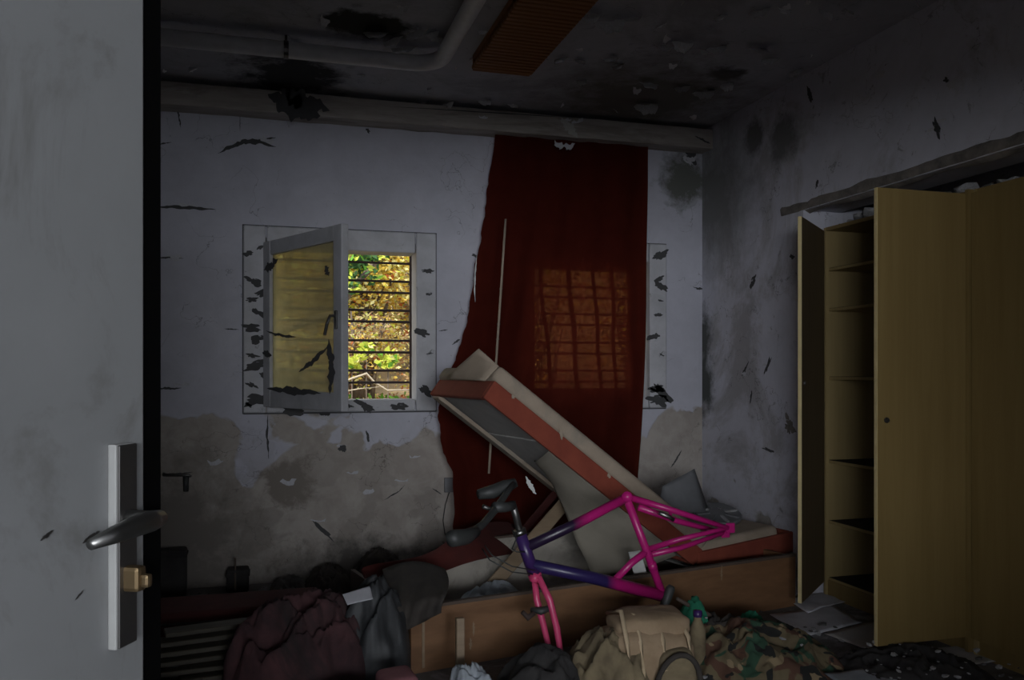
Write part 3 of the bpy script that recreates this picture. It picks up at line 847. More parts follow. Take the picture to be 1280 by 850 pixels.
def sheet(name, mat, corners, seed, amp=.01, n=10, parent=None, solid=.002):
    a, b, c, d = [Vector(p) for p in corners]
    nn = (b - a).cross(d - a).normalized()
    if nn.z < 0: nn = -nn
    G = []
    for i in range(n + 1):
        row = []
        for j in range(n + 1):
            u, v = j / n, i / n
            p = a.lerp(b, u).lerp(d.lerp(c, u), v)
            row.append(p + nn * amp * (1 + fbm(p * 6 + Vector((seed, 0, 0)), 3)))
        G.append(row)
    return MB().grid(G).build(name, mat, parent, True, solid=solid)

fa, fb = Vector((.60, 3.62, 0)), Vector((2.83, 4.09, 0))
bu = (fb - fa).normalized(); bnv = Vector((-bu.y, bu.x, 0))
BL = (fb - fa).length
bed = empty('bed_box', fa + bu * BL / 2)
tag(bed, 'open orange brown bed box standing on the floor behind the bicycle frame', 'bed')
BMx = frame(fa, bu, bnv, Vector((0, 0, 1)))
bh, bt, bwid = .275, .022, .86
def bb(name, lo, hi, mat, par=bed): return MB().box(lo, hi, BMx).build(name, mat, par)
fbd = bb('front_board', (0, 0, .0), (BL, bt, bh), M['bed_wood'])
bb('edge_strip', (0, -.002, bh), (BL, bt + .004, bh + .014), M['bed_edge'], fbd)
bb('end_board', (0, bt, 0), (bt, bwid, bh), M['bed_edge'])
bb('end_board', (BL - bt, bt, 0), (BL, bwid, bh), M['bed_wood'])
bkb = bb('back_board', (.52, bwid - bt, 0), (BL - bt, bwid, .36), M['bed_in'])
bb('edge_strip', (.52, bwid - bt - .003, .36), (BL - bt, bwid + .003, .372), M['bed_edge'], bkb)
bb('floor_board', (bt, bt, .04), (BL - bt, bwid - bt, .05), M['bed_in'])
bb('corner_strip', (.05, -.004, .02), (.062, 0, bh - .01), M['plank'])
# scratches
for i, (px, py, s) in enumerate(((915, 728, .06), (566, 778, .05), (562, 795, .04))):
    p = BMx @ Vector(((aY(px, py, 3.9) - fa).dot(bu), -.001, aY(px, py, 3.85).z))
    ragged('scratch', [p + Vector((0, 0, s)), p - Vector((0, 0, s * .4))], .014, M['plank'], bed, -bnv * .0015, 600 + i)

# the sofa: raised first section
A, B = aY(608, 500, 4.02), aY(868, 708, 4.22)
Ls = (A - B); SL = Ls.length + .02; Lu = Ls.normalized()
Wh = Vector((Lu.x, Lu.y, 0)).normalized(); Wu = Vector((Wh.y, -Wh.x, 0))
if Wu.y < 0: Wu = -Wu
Tu = Wu.cross(Lu).normalized()
if Tu.z < 0: Tu = -Tu
SW = .78
sofa = empty('sofa_bed', (B.x, B.y + .3, .05))
tag(sofa, 'broken folding sofa bed with rust red sides and beige top, one end raised', 'sofa')
S1 = frame(B, Lu, Wu, Tu)
def sb(name, lo, hi, mat, par, bev=.006, Mx=S1):
    c = (Vector(lo) + Vector(hi)) / 2; s = Vector(hi) - Vector(lo)
    return MB().rbox(s, Mx @ Matrix.Translation(c), bev, 2).build(name, mat, par, bev > .02)
sec = empty('raised_section', B - wloc(sofa)); sec.parent = sofa
RT = .105
sb('red_side', (0, 0, 0), (SL, .03, RT), M['red_fabric'], sec, .010)
sb('red_side', (0, SW - .03, 0), (SL, SW, RT), M['red_fabric'], sec, .010)
sb('red_end', (SL - .03, .03, 0), (SL, SW - .03, RT), M['red_fabric'], sec, .010)
sb('red_end', (0, .03, 0), (.03, SW - .03, RT), M['red_fabric'], sec, .010)
sb('frame_rail', (.03, SW - .12, -.012), (SL - .02, SW - .02, .012), M['beige_fabric'], sec, .008)
for k in range(4):
    a0 = .03 + (SL - .06) * k / 4
    sb('base_board', (a0 + .001, .032, .016 + .006 * (k % 2)), (a0 + (SL - .06) / 4 - .001, SW - .03, .028 + .004 * (k % 2)), M['hardboard'], sec, .003)
sb('backing', (.03, .03, .034), (SL - .03, SW - .03, .042), M['bed_edge'], sec, .002)
# beige cushion with softly rounded, sagging edges
cu = MB().rbox((SL + .02, SW, .085), S1 @ Matrix.Translation((SL / 2 + .01, SW / 2, RT + .040)), .034, 4)
for v in cu.v:
    v += Tu * (.010 * fbm(v * 7, 3))
cu.build('cushion', M['beige_fabric'], sec, True)
# corner of the cover pulled up at the raised end
P = []
c0, c1, c2, c3 = aY(556, 473, 4.45), aY(598, 436, 4.10), aY(624, 458, 4.04), aY(606, 476, 4.03)
for i in range(7):
    v = i / 6
    P.append([c0.lerp(c1, u).lerp(c3.lerp(c2, u), v) + Vector((0, 0, .015 * math.sin(u * 3.1) * math.sin(v * 3.1))) for u in [k / 6 for k in range(7)]])
MB().grid(P).build('cover_corner', M['beige_fabric'], sec, True, solid=.006)
for i, (px, py, s) in enumerate(((700, 545, .055), (760, 596, .02), (640, 497, .015))):
    p = aY(px, py, 4.02 + (px - 608) / 238 * .18 - .012)
    ragged('tear', [p + Vector((0, 0, s)), p + Vector((.01, 0, -s * .4))], .022, M['beige_fabric'], sec, (0, -.003, 0), 620 + i)
# loose lining sagging from the underside
LB = [(668, 575, 4.52), (690, 604, 4.48), (706, 640, 4.42), (722, 680, 4.35), (742, 722, 4.28)]
RB = [(688, 562, 4.10), (735, 598, 4.13), (775, 632, 4.16), (815, 664, 4.19), (846, 694, 4.21)]
P = []
for i in range(17):
    t = i / 16 * 4; k = min(int(t), 3); f = t - k
    l = aY(*LB[k]).lerp(aY(*LB[k+1]), f); r = aY(*RB[k]).lerp(aY(*RB[k+1]), f)
    P.append([l.lerp(r, j / 12) + Vector((-.03, .0, -.03)) * math.sin(math.pi * j / 12) + Vector((0, .010 * fbm(Vector((i * .4, j * .5, 4)), 3), 0)) for j in range(13)])
MB().grid(P).build('lining', M['lining'], sec, True, solid=.003)
# torn white shred
ragged('shred', [aY(657, 595, 4.45), aY(662, 606, 4.45), aY(670, 618, 4.45)], .03, M['white'], sec, (0, -.003, 0), 640)
# lower section lying towards the wardrobe
C0, C1 = aY(878, 718, 4.22), aY(1004, 688, 4.36)
L2 = (C1 - C0).normalized(); H2 = Vector((L2.x, L2.y, 0)).normalized(); W2u = Vector((-H2.y, H2.x, 0)); T2 = L2.cross(W2u).normalized()
if T2.z < 0: T2 = -T2
S2 = frame(C0, L2, W2u, T2)
sec2 = empty('lower_section', C0 - wloc(sofa)); sec2.parent = sofa
S2L = .70
sb('red_side', (-.02, 0, 0), (S2L, .03, .125), M['red_fabric'], sec2, .012, S2)
sb('red_side', (-.02, .67, 0), (S2L, .70, .125), M['red_fabric'], sec2, .012, S2)
sb('red_end', (S2L - .03, .03, 0), (S2L, .67, .125), M['red_fabric'], sec2, .012, S2)
sb('base_board', (0, .03, .01), (S2L - .03, .67, .02), M['hardboard'], sec2, .003, S2)
cu = MB().rbox((S2L - .08, .68, .11), S2 @ Matrix.Translation((S2L / 2 - .06, .358, .115)), .045, 4)
for v in cu.v: v += T2 * (.012 * fbm(v * 6, 3))
cu.build('cushion', M['beige_fabric'], sec2, True)
# planks inside and around the bed box
def plank(p, q, w, t, label, mat=M['plank'], seed=0):
    p, q = Vector(p), Vector(q)
    u = (q - p).normalized(); s = u.cross(Vector((0, -1, 0.15))).normalized(); n_ = u.cross(s).normalized()
    o = MB().rbox(((q - p).length, w, t), frame((p + q) / 2, u, s, n_), .003, 1).build('plank', mat)
    return tag(o, label, 'plank')
plank(aY(598, 752, 4.34), aY(712, 622, 4.60), .075, .016, 'brown plank leaning up out of the bed box under the sofa')
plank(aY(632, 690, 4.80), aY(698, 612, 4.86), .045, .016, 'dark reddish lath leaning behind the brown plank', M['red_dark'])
plank(aY(575, 772, 3.42), aY(575, 905, 3.36), .035, .03, 'short upright wooden stake in front of the bed box', M['plank'])

# rag and scraps inside the bed box
hp_ = heap('rag', M['paper_blue'], .95, 1.35, 4.05, 4.45, .16, 4.2, base=.052)
tag(hp_, 'pale crumpled rag lying in the left end of the bed box', 'rag')
hp_ = heap('rag', M['dark_cloth'], 1.62, 2.10, 4.02, 4.4, .15, 9.2, base=.052)
tag(hp_, 'dark crumpled rag in the bed box under the sofa hinge', 'rag')
o = sheet('paper_scrap', M['white'], [aY(785, 690, 4.0), aY(800, 688, 4.0), aY(808, 716, 3.98), aY(792, 718, 3.98)], 3, .004)
tag(o, 'small pale card strip standing in the bed box by the bicycle', 'scrap')

# grey sheet and round cap on the sofa
P = []
for i in range(9):
    v = i / 8
    l = Vector((828 + (822 - 828) * v, 608 + 34 * v)); r = Vector((868 + 18 * v, 586 + 54 * v))
    P.append([aY(l.x + (r.x - l.x) * u, l.y + (r.y - l.y) * u, 4.50 - .12 * math.sin(u * 3.1) * v) for u in [k / 8 for k in range(9)]])
o = MB().grid(P).build('plastic_sheet', M['grey_plastic'], None, True, solid=.005)
tag(o, 'bent grey plastic sheet propped on the sofa against the back wall', 'sheet')
cc = aY(896, 643, 4.44)
cap = empty('wheel_cap', cc); tag(cap, 'round dark wheel cover lying on the beige lower sofa cushion', 'wheel cover')
CM = frame(cc, Vector((1, 0, .04)).normalized(), Vector((0, .96, .28)).normalized(), Vector((-.03, -.28, .96)).normalized())
MB().lathe([(0, .018), (.04, .020), (.06, .012), (.115, .008), (.135, .016), (.145, .008), (.14, -.01), (0, -.01)], CM, 28).build('disc', M['grey_plastic'], cap, True)
for k in range(8):
    a = k * math.pi / 4
    MB().box((.05, -.008, .010), (.13, .008, .02), CM @ Matrix.Rotation(a, 4, 'Z')).build('spoke', M['chunk'] if k % 3 == 0 else M['grey_plastic'], cap)

# ------------------------------------------------------------------ bicycle frame
BY = 3.42
bike = empty('bicycle_frame', aY(705, 838, 3.30))
tag(bike, 'magenta and purple bicycle frame without wheels leaning on the bed box', 'bicycle')
def bp(px, py, dy=0.0): return aY(px, py, BY + dy)
def tube(name, pts, r, mat, par=bike, n=12): return MB().tube([bp(*q) for q in pts], r, n).build(name, mat, par, True)
ht = tube('head_tube', [(650, 667), (669, 722)], .026, M['bike_purple'])
MB().tube([bp(648.5, 662), bp(650.5, 668)], .029, 12).build('headset_cup', M['steel'], ht, True)
MB().tube([bp(668, 717), bp(670, 724)], .029, 12).build('headset_cup', M['bike_salmon'], ht, True)
tube('upper_tube', [(656, 685), (720, 655, .03), (783, 622, .06)], [.023, .023, .021], M['bike_fade_top'])
tube('lower_tube', [(664, 706), (740, 722, .03), (826, 744, .07)], [.026, .027, .028], M['bike_fade_low'])
stt = tube('seat_tube', [(782, 620, .06), (808, 688, .065), (830, 748, .07)], .0185, M['bike_pink'])
MB().tube([bp(814, 703, .066), bp(817, 712, .066)], .021, 12).build('band', M['bike_pink'], stt, True)
tube('gusset_tube', [(766, 728, .05), (790, 703, .055), (810, 688, .065)], .016, M['bike_pink'])
tube('bottom_bracket', [(784, 621, .02), (784, 621, .10)], .024, M['bike_pink'])
for dy, cs, ss in ((-.03, [(788, 622, .06), (835, 636, -.02), (910, 660, -.03)], [(812, 686, .065), (850, 674, .0), (908, 660, -.03)]),
                   (.10, [(798, 634, .07), (846, 651, .10), (904, 666, .10)], [(814, 693, .07), (850, 685, .10), (902, 667, .10)])):
    tube('chain_stay', cs, [.016, .014, .011], M['bike_pink'])
    tube('seat_stay', ss, [.014, .012, .010], M['bike_pink'])
    e_ = cs[-1]
    MB().rbox((.045, .008, .045), Matrix.Translation(bp(e_[0] + 3, e_[1], e_[2])), .003, 1).build('dropout', M['bike_pink'], bike)
tube('stay_bridge', [(838, 638, -.02), (838, 648, .10)], .008, M['bike_pink'])
tube('seat_post', [(826, 768, .03), (832, 752, .04), (838, 736, .045), (840, 732, .045)], [.018, .021, .021, .014], M['black_rubber'])
tube('brake_arm', [(824, 641, -.05), (836, 646, -.05), (842, 650, -.05)], .010, M['steel'])
fk = empty('fork', bp(669, 722) - wloc(bike)); fk.parent = bike
tube('fork_crown', [(667, 722, -.03), (673, 724, .03)], .020, M['bike_salmon'], fk)
tube('fork_blade', [(668, 722, .02), (671, 750, .01), (679, 780, -.03), (685, 805, -.07), (687, 824, -.10)], [.014, .0145, .014, .012, .010], M['bike_salmon'], fk)
tube('fork_blade', [(673, 721, -.03), (687, 750, -.05), (696, 785, -.09), (700, 812, -.13), (704, 836, -.17)], [.014, .0155, .0145, .013, .011], M['bike_salmon'], fk)
tube('brake_caliper', [(664, 762, -.03), (676, 764, -.06), (688, 760, -.05)], [.010, .016, .012], M['black_rubber'], fk)
tube('brake_lever_arm', [(653, 765, -.05), (660, 772, -.05), (668, 766, -.05)], [.010, .014, .010], M['rust'], fk)
sr = tube('steerer', [(649.5, 664), (645, 645, .0), (640, 628, -.01)], .0155, M['steel_dark'])
tube('stem', [(641, 632, -.01), (632, 634, -.03), (618, 634, -.06)], [.020, .021, .022], M['black_rubber'])
tube('handlebar', [(642, 605, .10), (632, 618, .05), (620, 636, -.05), (604, 655, -.16), (588, 668, -.24), (568, 674, -.28)], [.013, .014, .016, .015, .017, .020], M['black_rubber'])
tube('grip', [(598, 618, .10), (615, 615, .11), (632, 608, .12), (645, 603, .12)], [.022, .030, .029, .020], M['black_rubber'])
tube('grip', [(596, 664, -.22), (582, 671, -.26), (566, 673, -.30), (563, 668, -.31)], [.020, .031, .033, .020], M['black_rubber'])
tube('brake_lever', [(626, 632, -.02), (612, 636, -.05), (604, 633, -.06)], [.010, .008, .010], M['steel_dark'])
for i, pp_ in enumerate(([(668, 713, -.04), (640, 708, -.10), (615, 694, -.08), (606, 682, -.02)], [(666, 718, -.04), (640, 715, -.1), (612, 700, -.08), (603, 686, -.02)], [(656, 690, -.03), (646, 690, -.08), (640, 686, -.05), (646, 672, -.03), (640, 662, 0)])):
    tube('cable', pp_, .0028, M['black_rubber'], bike, 6)

# ------------------------------------------------------------------ things on the floor, left
mt = empty('bolster', (-.45, 4.42, 0)); tag(mt, 'long dark red bolster lying on the floor behind the stacked planks', 'bolster')
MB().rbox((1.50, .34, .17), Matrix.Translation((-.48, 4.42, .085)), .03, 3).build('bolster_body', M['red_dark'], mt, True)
MB().rbox((1.52, .36, .012), Matrix.Translation((-.48, 4.42, .12)), .005, 1).build('piping', M['dark_cloth'], mt)
zz = .012
for i in range(6):
    p = Vector((-.58 + .05 * (i % 3), 3.72 + .035 * i, 0)); 
    zc = .02 + i * .036
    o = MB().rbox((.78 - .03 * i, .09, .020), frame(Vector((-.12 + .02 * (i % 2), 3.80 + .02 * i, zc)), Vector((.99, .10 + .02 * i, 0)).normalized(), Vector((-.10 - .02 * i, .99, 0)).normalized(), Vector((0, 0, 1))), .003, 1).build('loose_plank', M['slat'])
    tag(o, ('lowest', 'second lowest', 'third lowest', 'third highest', 'second highest', 'topmost')[i] + ' pale plank of the stack at the bottom left by the door', 'plank', 'planks stacked by the door')
    for k in (-.25, .22):
        if i < 5:
            b_ = MB().box((-.12 + k - .02, 3.78 + .02 * i, zc + .010), (-.12 + k + .02, 3.84 + .02 * i, zc + .026)).build('spacer', M['dark'], o)
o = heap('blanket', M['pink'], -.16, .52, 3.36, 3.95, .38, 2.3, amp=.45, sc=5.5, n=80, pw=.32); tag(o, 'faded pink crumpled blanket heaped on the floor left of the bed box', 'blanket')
o = heap('plastic_bag', M['grey_bag'], .30, .60, 3.40, 3.84, .44, 6.6, amp=.35, sc=6, pw=.35); tag(o, 'grey plastic bag lying on the pink blanket by the bed box corner', 'bag')
o = heap('cloth_bundle', M['black_cloth'], .0, .50, 2.85, 3.25, .20, 8.1, amp=.4); tag(o, 'black bundle of cloth in front of the pink blanket', 'cloth')
# dark cloth over the corner of the bed box
P = []
for i in range(15):
    v = i / 14
    row = []
    for j in range(13):
        u = j / 12
        px = 478 + 78 * u + 5 * math.sin(v * 5); 
        top = 712 - 10 * math.sin(u * 3.1); bot = 806 - 40 * u
        py = top + (bot - top) * v
        Y = 3.95 - .42 * min(1, v * 1.6) + .03 * math.sin(u * 14 + v * 3)
        row.append(aY(px, py, Y))
    P.append(row)
o = MB().grid(P).build('draped_cloth', M['dark_cloth'], None, True, solid=.006); tag(o, 'dark brown cloth draped over the left corner of the bed box', 'cloth')
o = MB().rbox((.13, .16, .16), frame(aY(496, 868, 3.05), Vector((.98, .1, .05)).normalized(), Vector((-.1, .98, 0)).normalized(), Vector((0, 0, 1))), .03, 4).build('cushion', M['pink_soft'], None, True)
o.location.z += 0; tag(o, 'small dusty pink cushion at the bottom edge left of the stake', 'cushion')
o = heap('paper_wad', M['paper_blue'], .62, .86, 3.0, 3.28, .20, 3.7, amp=.5, sc=9); tag(o, 'crumpled pale blue paper at the foot of the bed box', 'paper')
o = sheet('paper_scrap', M['white'], [aY(583, 834, 3.2), aY(596, 834, 3.2), aY(596, 862, 3.15), aY(583, 862, 3.15)], 8, .003); tag(o, 'small white paper square standing right of the wooden stake', 'paper')
o = heap('plastic_bag', M['paper'], -.46, -.14, 2.92, 3.2, .20, 5.1, amp=.45, sc=8); tag(o, 'pale plastic bag at the lower left beside the door edge', 'bag')
o = heap('cloth_bundle', M['black_cloth'], .80, 1.24, 2.90, 3.36, .24, 1.9, amp=.45, sc=5); tag(o, 'dark bundle of cloth under the bicycle fork', 'cloth')

# clutter along the foot of the back wall
def clutter_box(px0, px1, py0, py1, Y, mat, name, label, cat):
    a, b = aY(px0, py1, Y), aY(px1, py0, Y)
    z0 = max(0.0, a.z)
    root = MB().rbox((b.x - a.x, .12, b.z - z0), Matrix.Translation(((a.x + b.x) / 2, Y + .06, (b.z + z0) / 2)), .008, 1)
    root.rbox((b.x - a.x + .012, .13, .02), Matrix.Translation(((a.x + b.x) / 2, Y + .06, b.z - .03)), .004, 1)
    return tag(root.build(name, mat), label, cat)
clutter_box(283, 311, 712, 770, 5.25, M['black_cloth'], 'carton', 'small black carton standing against the back wall', 'box')
o = MB().tube([aY(294, 738, 5.2), aY(294, 698, 5.3)], .006, 8).build('stick', M['bed_edge']); tag(o, 'thin dark stick standing beside the small black carton', 'stick')
clutter_box(188, 232, 688, 770, 5.22, M['black_cloth'], 'carton', 'black box by the back wall next to the door edge', 'box')
for i, (x0, x1, h, m_, lb, ct) in enumerate(((.22, .50, .16, 'dark_cloth', 'dark crumpled rag by the foot of the back wall', 'rag'), (.48, .86, .24, 'dark_cloth', 'brown heap of rags between the bed box and back wall', 'rag'),
                                     (.02, .24, .10, 'chunk_dark', 'low pile of dirty rubble beside the black carton', 'rubble'))):
    o = heap('rag' if ct == 'rag' else 'rubble_pile', M[m_], x0, x1, 4.95, 5.38, h, 11 + i, base=0.0 if i else 0.0, amp=.5, sc=7); tag(o, lb, ct)
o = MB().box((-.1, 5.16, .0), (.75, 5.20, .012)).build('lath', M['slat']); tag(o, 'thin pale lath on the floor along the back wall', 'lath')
o = sheet('paper_scrap', M['paper'], [aY(428, 744, 3.42), aY(462, 735, 3.46), aY(466, 750, 3.38), aY(434, 758, 3.36)], 21, .006); tag(o, 'torn grey paper on top of the grey plastic bag', 'paper')

# tap and socket on the back wall
tp = empty('wall_tap', bw(215, 592)); tag(tp, 'small dark pipe tap on the back wall near the door', 'tap')
MB().tube([bw(205, 592) , bw(206, 592) + Vector((0, -.07, 0)), bw(238, 592) + Vector((0, -.08, 0)), bw(240, 594) + Vector((0, -.08, 0))], .009, 8).build('pipe', M['steel_dark'], tp, True)
MB().tube([bw(234, 593) + Vector((0, -.08, 0)), bw(234, 612) + Vector((0, -.08, 0))], [.018, .014], 10).build('spout', M['black_rubber'], tp, True)
so_ = empty('wall_socket', bw(561, 606)); tag(so_, 'grey electric socket on the back wall with a hanging wire', 'socket')
MB().rbox((.065, .02, .095), Matrix.Translation(bw(561, 606) + Vector((0, -.01, 0))), .006, 2).build('plate', M['grey_plastic'], so_)
MB().tube([bw(561, 615) + Vector((0, -.012, 0)), bw(556, 630) + Vector((0, -.02, 0)), bw(553, 650) + Vector((0, -.02, 0)), bw(556, 668) + Vector((0, -.012, 0))], .003, 6).build('wire', M['black_rubber'], so_, True)

# ------------------------------------------------------------------ things on the floor, right
bpk = empty('backpack', (1.62, 3.2, 0)); tag(bpk, 'tan canvas backpack with light straps in front of the bed box', 'backpack')
c = aY(803, 830, 3.12); c.z = .14
def bpk_blob(sx, sy, sz, cz, amp, seed, e=3.2):
    G = []
    for i in range(25):
        th = math.pi * i / 24
        row = []
        for j in range(41):
            ph = 2 * math.pi * j / 40
            def sg(x): return math.copysign(abs(x) ** (2 / e), x)
            p = Vector((sx * sg(math.sin(th)) * sg(math.cos(ph)), sy * sg(math.sin(th)) * sg(math.sin(ph)), sz * sg(math.cos(th))))
            p *= 1 + amp * fbm(p * 9 + Vector((seed, 0, 0)), 4)
            row.append(p + cz)
        G.append(row)
    return MB().grid(G)
bpk_blob(.19, .15, .155, c, .10, 1.0).build('bag_body', M['tan'], bpk, True)
bpk_blob(.155, .125, .055, c + Vector((.03, .02, .145)), .14, 4.0).build('top_flap', M['tan'], bpk, True)
bpk_blob(.085, .05, .10, c + Vector((.075, -.135, -.01)), .08, 7.0).build('front_pocket', M['khaki'], bpk, True)
for k, x in enumerate((-.13, -.075, .02, .13)):
    pts = [c + Vector((x + .02, .10, .175)), c + Vector((x + .025, -.03, .215 - .02 * k)), c + Vector((x + .01, -.125, .12)), c + Vector((x, -.168, .02)), c + Vector((x, -.15, -.12))]
    MB().tube(pts, [.009, .010, .010, .010, .008], 6).build('strap', M['tan_light'], bpk, True)
arch = [c + Vector((.07 + .095 * math.cos(a), -.172 - .02 * math.sin(a), -.06 + .14 * math.sin(a))) for a in [math.pi * k / 12 for k in range(13)]]
MB().tube(arch, .011, 8).build('pocket_rim', M['dark_cloth'], bpk, True)
o = heap('canvas_bag', M['khaki'], 1.10, 1.48, 2.86, 3.32, .30, 7.7, amp=.45, sc=6); tag(o, 'khaki canvas bag slumped left of the tan backpack', 'bag')
o = heap('camouflage_jacket', M['camo'], 1.70, 2.48, 2.96, 3.62, .20, 4.9, amp=.42, sc=5, n=80, skew=-.25); tag(o, 'woodland camouflage jacket lying crumpled on the floor', 'jacket')
o = heap('cloth_bundle', M['black_cloth'], 2.3, 3.0, 2.7, 3.3, .11, 14.2, amp=.55, sc=7, n=60); tag(o, 'dark dirty cloth heap on the floor before the wardrobe doors', 'cloth')
o = heap('green_cloth', M['green'], 1.80, 1.98, 3.42, 3.60, .28, 3.3, amp=.4, sc=9, n=24); tag(o, 'green cloth poking out behind the camouflage jacket', 'cloth')
o = heap('green_cloth', M['green'], 2.14, 2.34, 3.52, 3.66, .16, 5.3, amp=.4, sc=9, n=24); tag(o, 'green rag between camouflage jacket and bed box', 'cloth')
o = MB().tube([aY(846, 748, 3.5), aY(870, 762, 3.5), aY(900, 775, 3.52), aY(930, 782, 3.56)], [.008, .012, .012, .008], 8).build('strap', M['bed_edge'], None, True); tag(o, 'dark bent strip lying behind the backpack along the bed box', 'strip')
o = heap('cloth_bundle', M['dark_cloth'], 1.78, 2.2, 3.36, 3.62, .20, 17.5, amp=.5, sc=8); tag(o, 'dark rag between the backpack and the bed box', 'rag')
bt_ = empty('bottle', aY(872, 800, 3.24)); tag(bt_, 'small brown bottle standing right of the tan backpack', 'bottle')
bz = aY(872, 792, 3.24); 
MB().lathe([(0, 0), (.032, .0), (.034, .02), (.034, .15), (.016, .19), (.016, .21), (0, .21)], Matrix.Translation((bz.x, bz.y, bz.z - .13)), 16).build('body', M['khaki'], bt_, True)
MB().lathe([(.017, 0), (.019, .002), (.019, .026), (0, .028)], Matrix.Translation((bz.x, bz.y, bz.z + .072)), 12).build('cap', M['bike_purple'], bt_, True)

# sheets on the floor before the wardrobe
def fl(px, py, z=.004): return aZ(px, py, z)
o = sheet('paper_sheet', M['paper'], [fl(962, 770), fl(1042, 757), fl(1078, 779), fl(1012, 796)], 2, .006); tag(o, 'pale grey sheet lying on the floor before the open wardrobe', 'paper')
o = sheet('paper_sheet', M['hardboard'], [fl(1030, 793), fl(1090, 778), fl(1150, 800), fl(1102, 820)], 5, .005); tag(o, 'dark grey board on the floor under the open wardrobe door', 'board')
o = sheet('paper_sheet', M['paper'], [fl(985, 752), fl(1030, 742), fl(1062, 752), fl(1010, 768)], 9, .010); tag(o, 'creased grey sheet between bed box end and wardrobe plinth', 'paper')
o = sheet('paper_sheet', M['paper_blue'], [fl(1030, 846, .05), fl(1080, 838, .05), fl(1130, 850, .05), fl(1060, 866, .05)], 12, .008); tag(o, 'pale blue sheet at the bottom edge among the rubble', 'paper')
o = sheet('cardboard', M['hardboard'], [fl(1170, 812), fl(1225, 806), fl(1250, 828), fl(1190, 836)], 15, .006); tag(o, 'grey cardboard on the floor under the right wardrobe', 'cardboard')

# rubble: chips one can pick out, and the fine grit between them
def chunk_mesh(seed, mat):
    r_ = random.Random(seed)
    bm = bmesh.new()
    bmesh.ops.create_icosphere(bm, subdivisions=1, radius=.5)
    for v in bm.verts:
        v.co = Vector((v.co.x * r_.uniform(.7, 1.2), v.co.y * r_.uniform(.6, 1.1), v.co.z * r_.uniform(.35, .6)))
    me = bpy.data.meshes.new('plaster_chip'); bm.to_mesh(me); bm.free()
    me.materials.append(mat)
    return me
CHK = [chunk_mesh(s, M['chunk']) for s in range(5)]
CHKD = [chunk_mesh(s + 9, M['chunk_dark']) for s in range(4)]
def chip(loc, s, label, group, dark=False, name='plaster_chip'):
    o = bpy.data.objects.new(name, rnd.choice(CHKD if dark else CHK))
    COL.objects.link(o); o.location = loc
    o.rotation_euler = (rnd.uniform(-.4, .4), rnd.uniform(-.4, .4), rnd.uniform(0, 6.28))
    o.scale = (s, s, s * rnd.uniform(.7, 1.2))
    tag(o, label, 'rubble', group)
    return o
LBF = 'small chip of fallen plaster on the littered floor before the wardrobe'
for i in range(70):
    px, py = rnd.uniform(1000, 1275), rnd.uniform(785, 850)
    if px < 1060 and py > 800: py = rnd.uniform(770, 790)
    p = fl(px, py, .012)
    if p.x > 3.04 or p.y > 4.1: continue
    s = rnd.choice((.015, .02, .025, .035, .05))
    chip(Vector((p.x, p.y, s * .25)), s, LBF, 'plaster chips before the wardrobe', rnd.random() < .45)
for i in range(42):
    px, py = rnd.uniform(1080, 1278), rnd.uniform(800, 848)
    p = fl(px, py, .10)
    if p.x > 2.95: continue
    s = rnd.choice((.010, .014, .018, .026, .034))
    chip(p, s, 'white plaster chip on the dark cloth heap before the wardrobe doors', 'plaster chips on the dark cloth', rnd.random() < .2)
for i, (px, py, s, lb) in enumerate(((738, 822, .05, 'white plaster chip on the khaki bag left of the backpack'), (881, 846, .035, 'white chip at the bottom edge beside the backpack'), (978, 798, .035, 'bright white chip on the camouflage jacket'), (883, 772, .02, 'white chip beside the green cloth by the jacket'), (927, 783, .02, 'white chip behind the camouflage jacket'), (1002, 806, .016, 'small white chip at the right side of the jacket'))):
    chip(aY(px, py, 3.10 if i != 4 and i != 3 else 3.4), s, lb, None)
for i in range(26):
    px = 980 + 300 * i / 25
    z = WT + .012
    p = aX(px, 260 - (px - 985) * .27, WX + rnd.uniform(.02, .12))
    if p.y > WY1 - .02 or p.y < 2.5: continue
    s = rnd.uniform(.05, .13)
    chip(Vector((p.x, p.y, WT + s * .22)), s, 'lump of fallen plaster on top of the wardrobes under the crumbling edge', 'plaster lumps on the wardrobes', rnd.random() < .35, 'plaster_lump')
for i, (px, py) in enumerate(((735, 815), (880, 773), (925, 782), (990, 795), (905, 808), (932, 768))):
    pass
gm = MB()
for i in range(2600):
    x, y = rnd.uniform(-.9, 3.0), rnd.uniform(2.2, 5.35)
    s = rnd.uniform(.003, .014)
    a = rnd.uniform(0, 6.28)
    q = [Vector((x + s * math.cos(a + k * 2.1) * rnd.uniform(.6, 1.2), y + s * math.sin(a + k * 2.1) * rnd.uniform(.6, 1.2), .001)) for k in range(3)]
    gm.add(q + [Vector((x, y, s * .8))], [(0, 1, 3), (1, 2, 3), (2, 0, 3)], rnd.choice((0, 1, 1)))
tag(gm.build('grit', [M['chunk'], M['chunk_dark']]), 'fine plaster grit strewn over the whole floor', 'grit', kind='stuff')

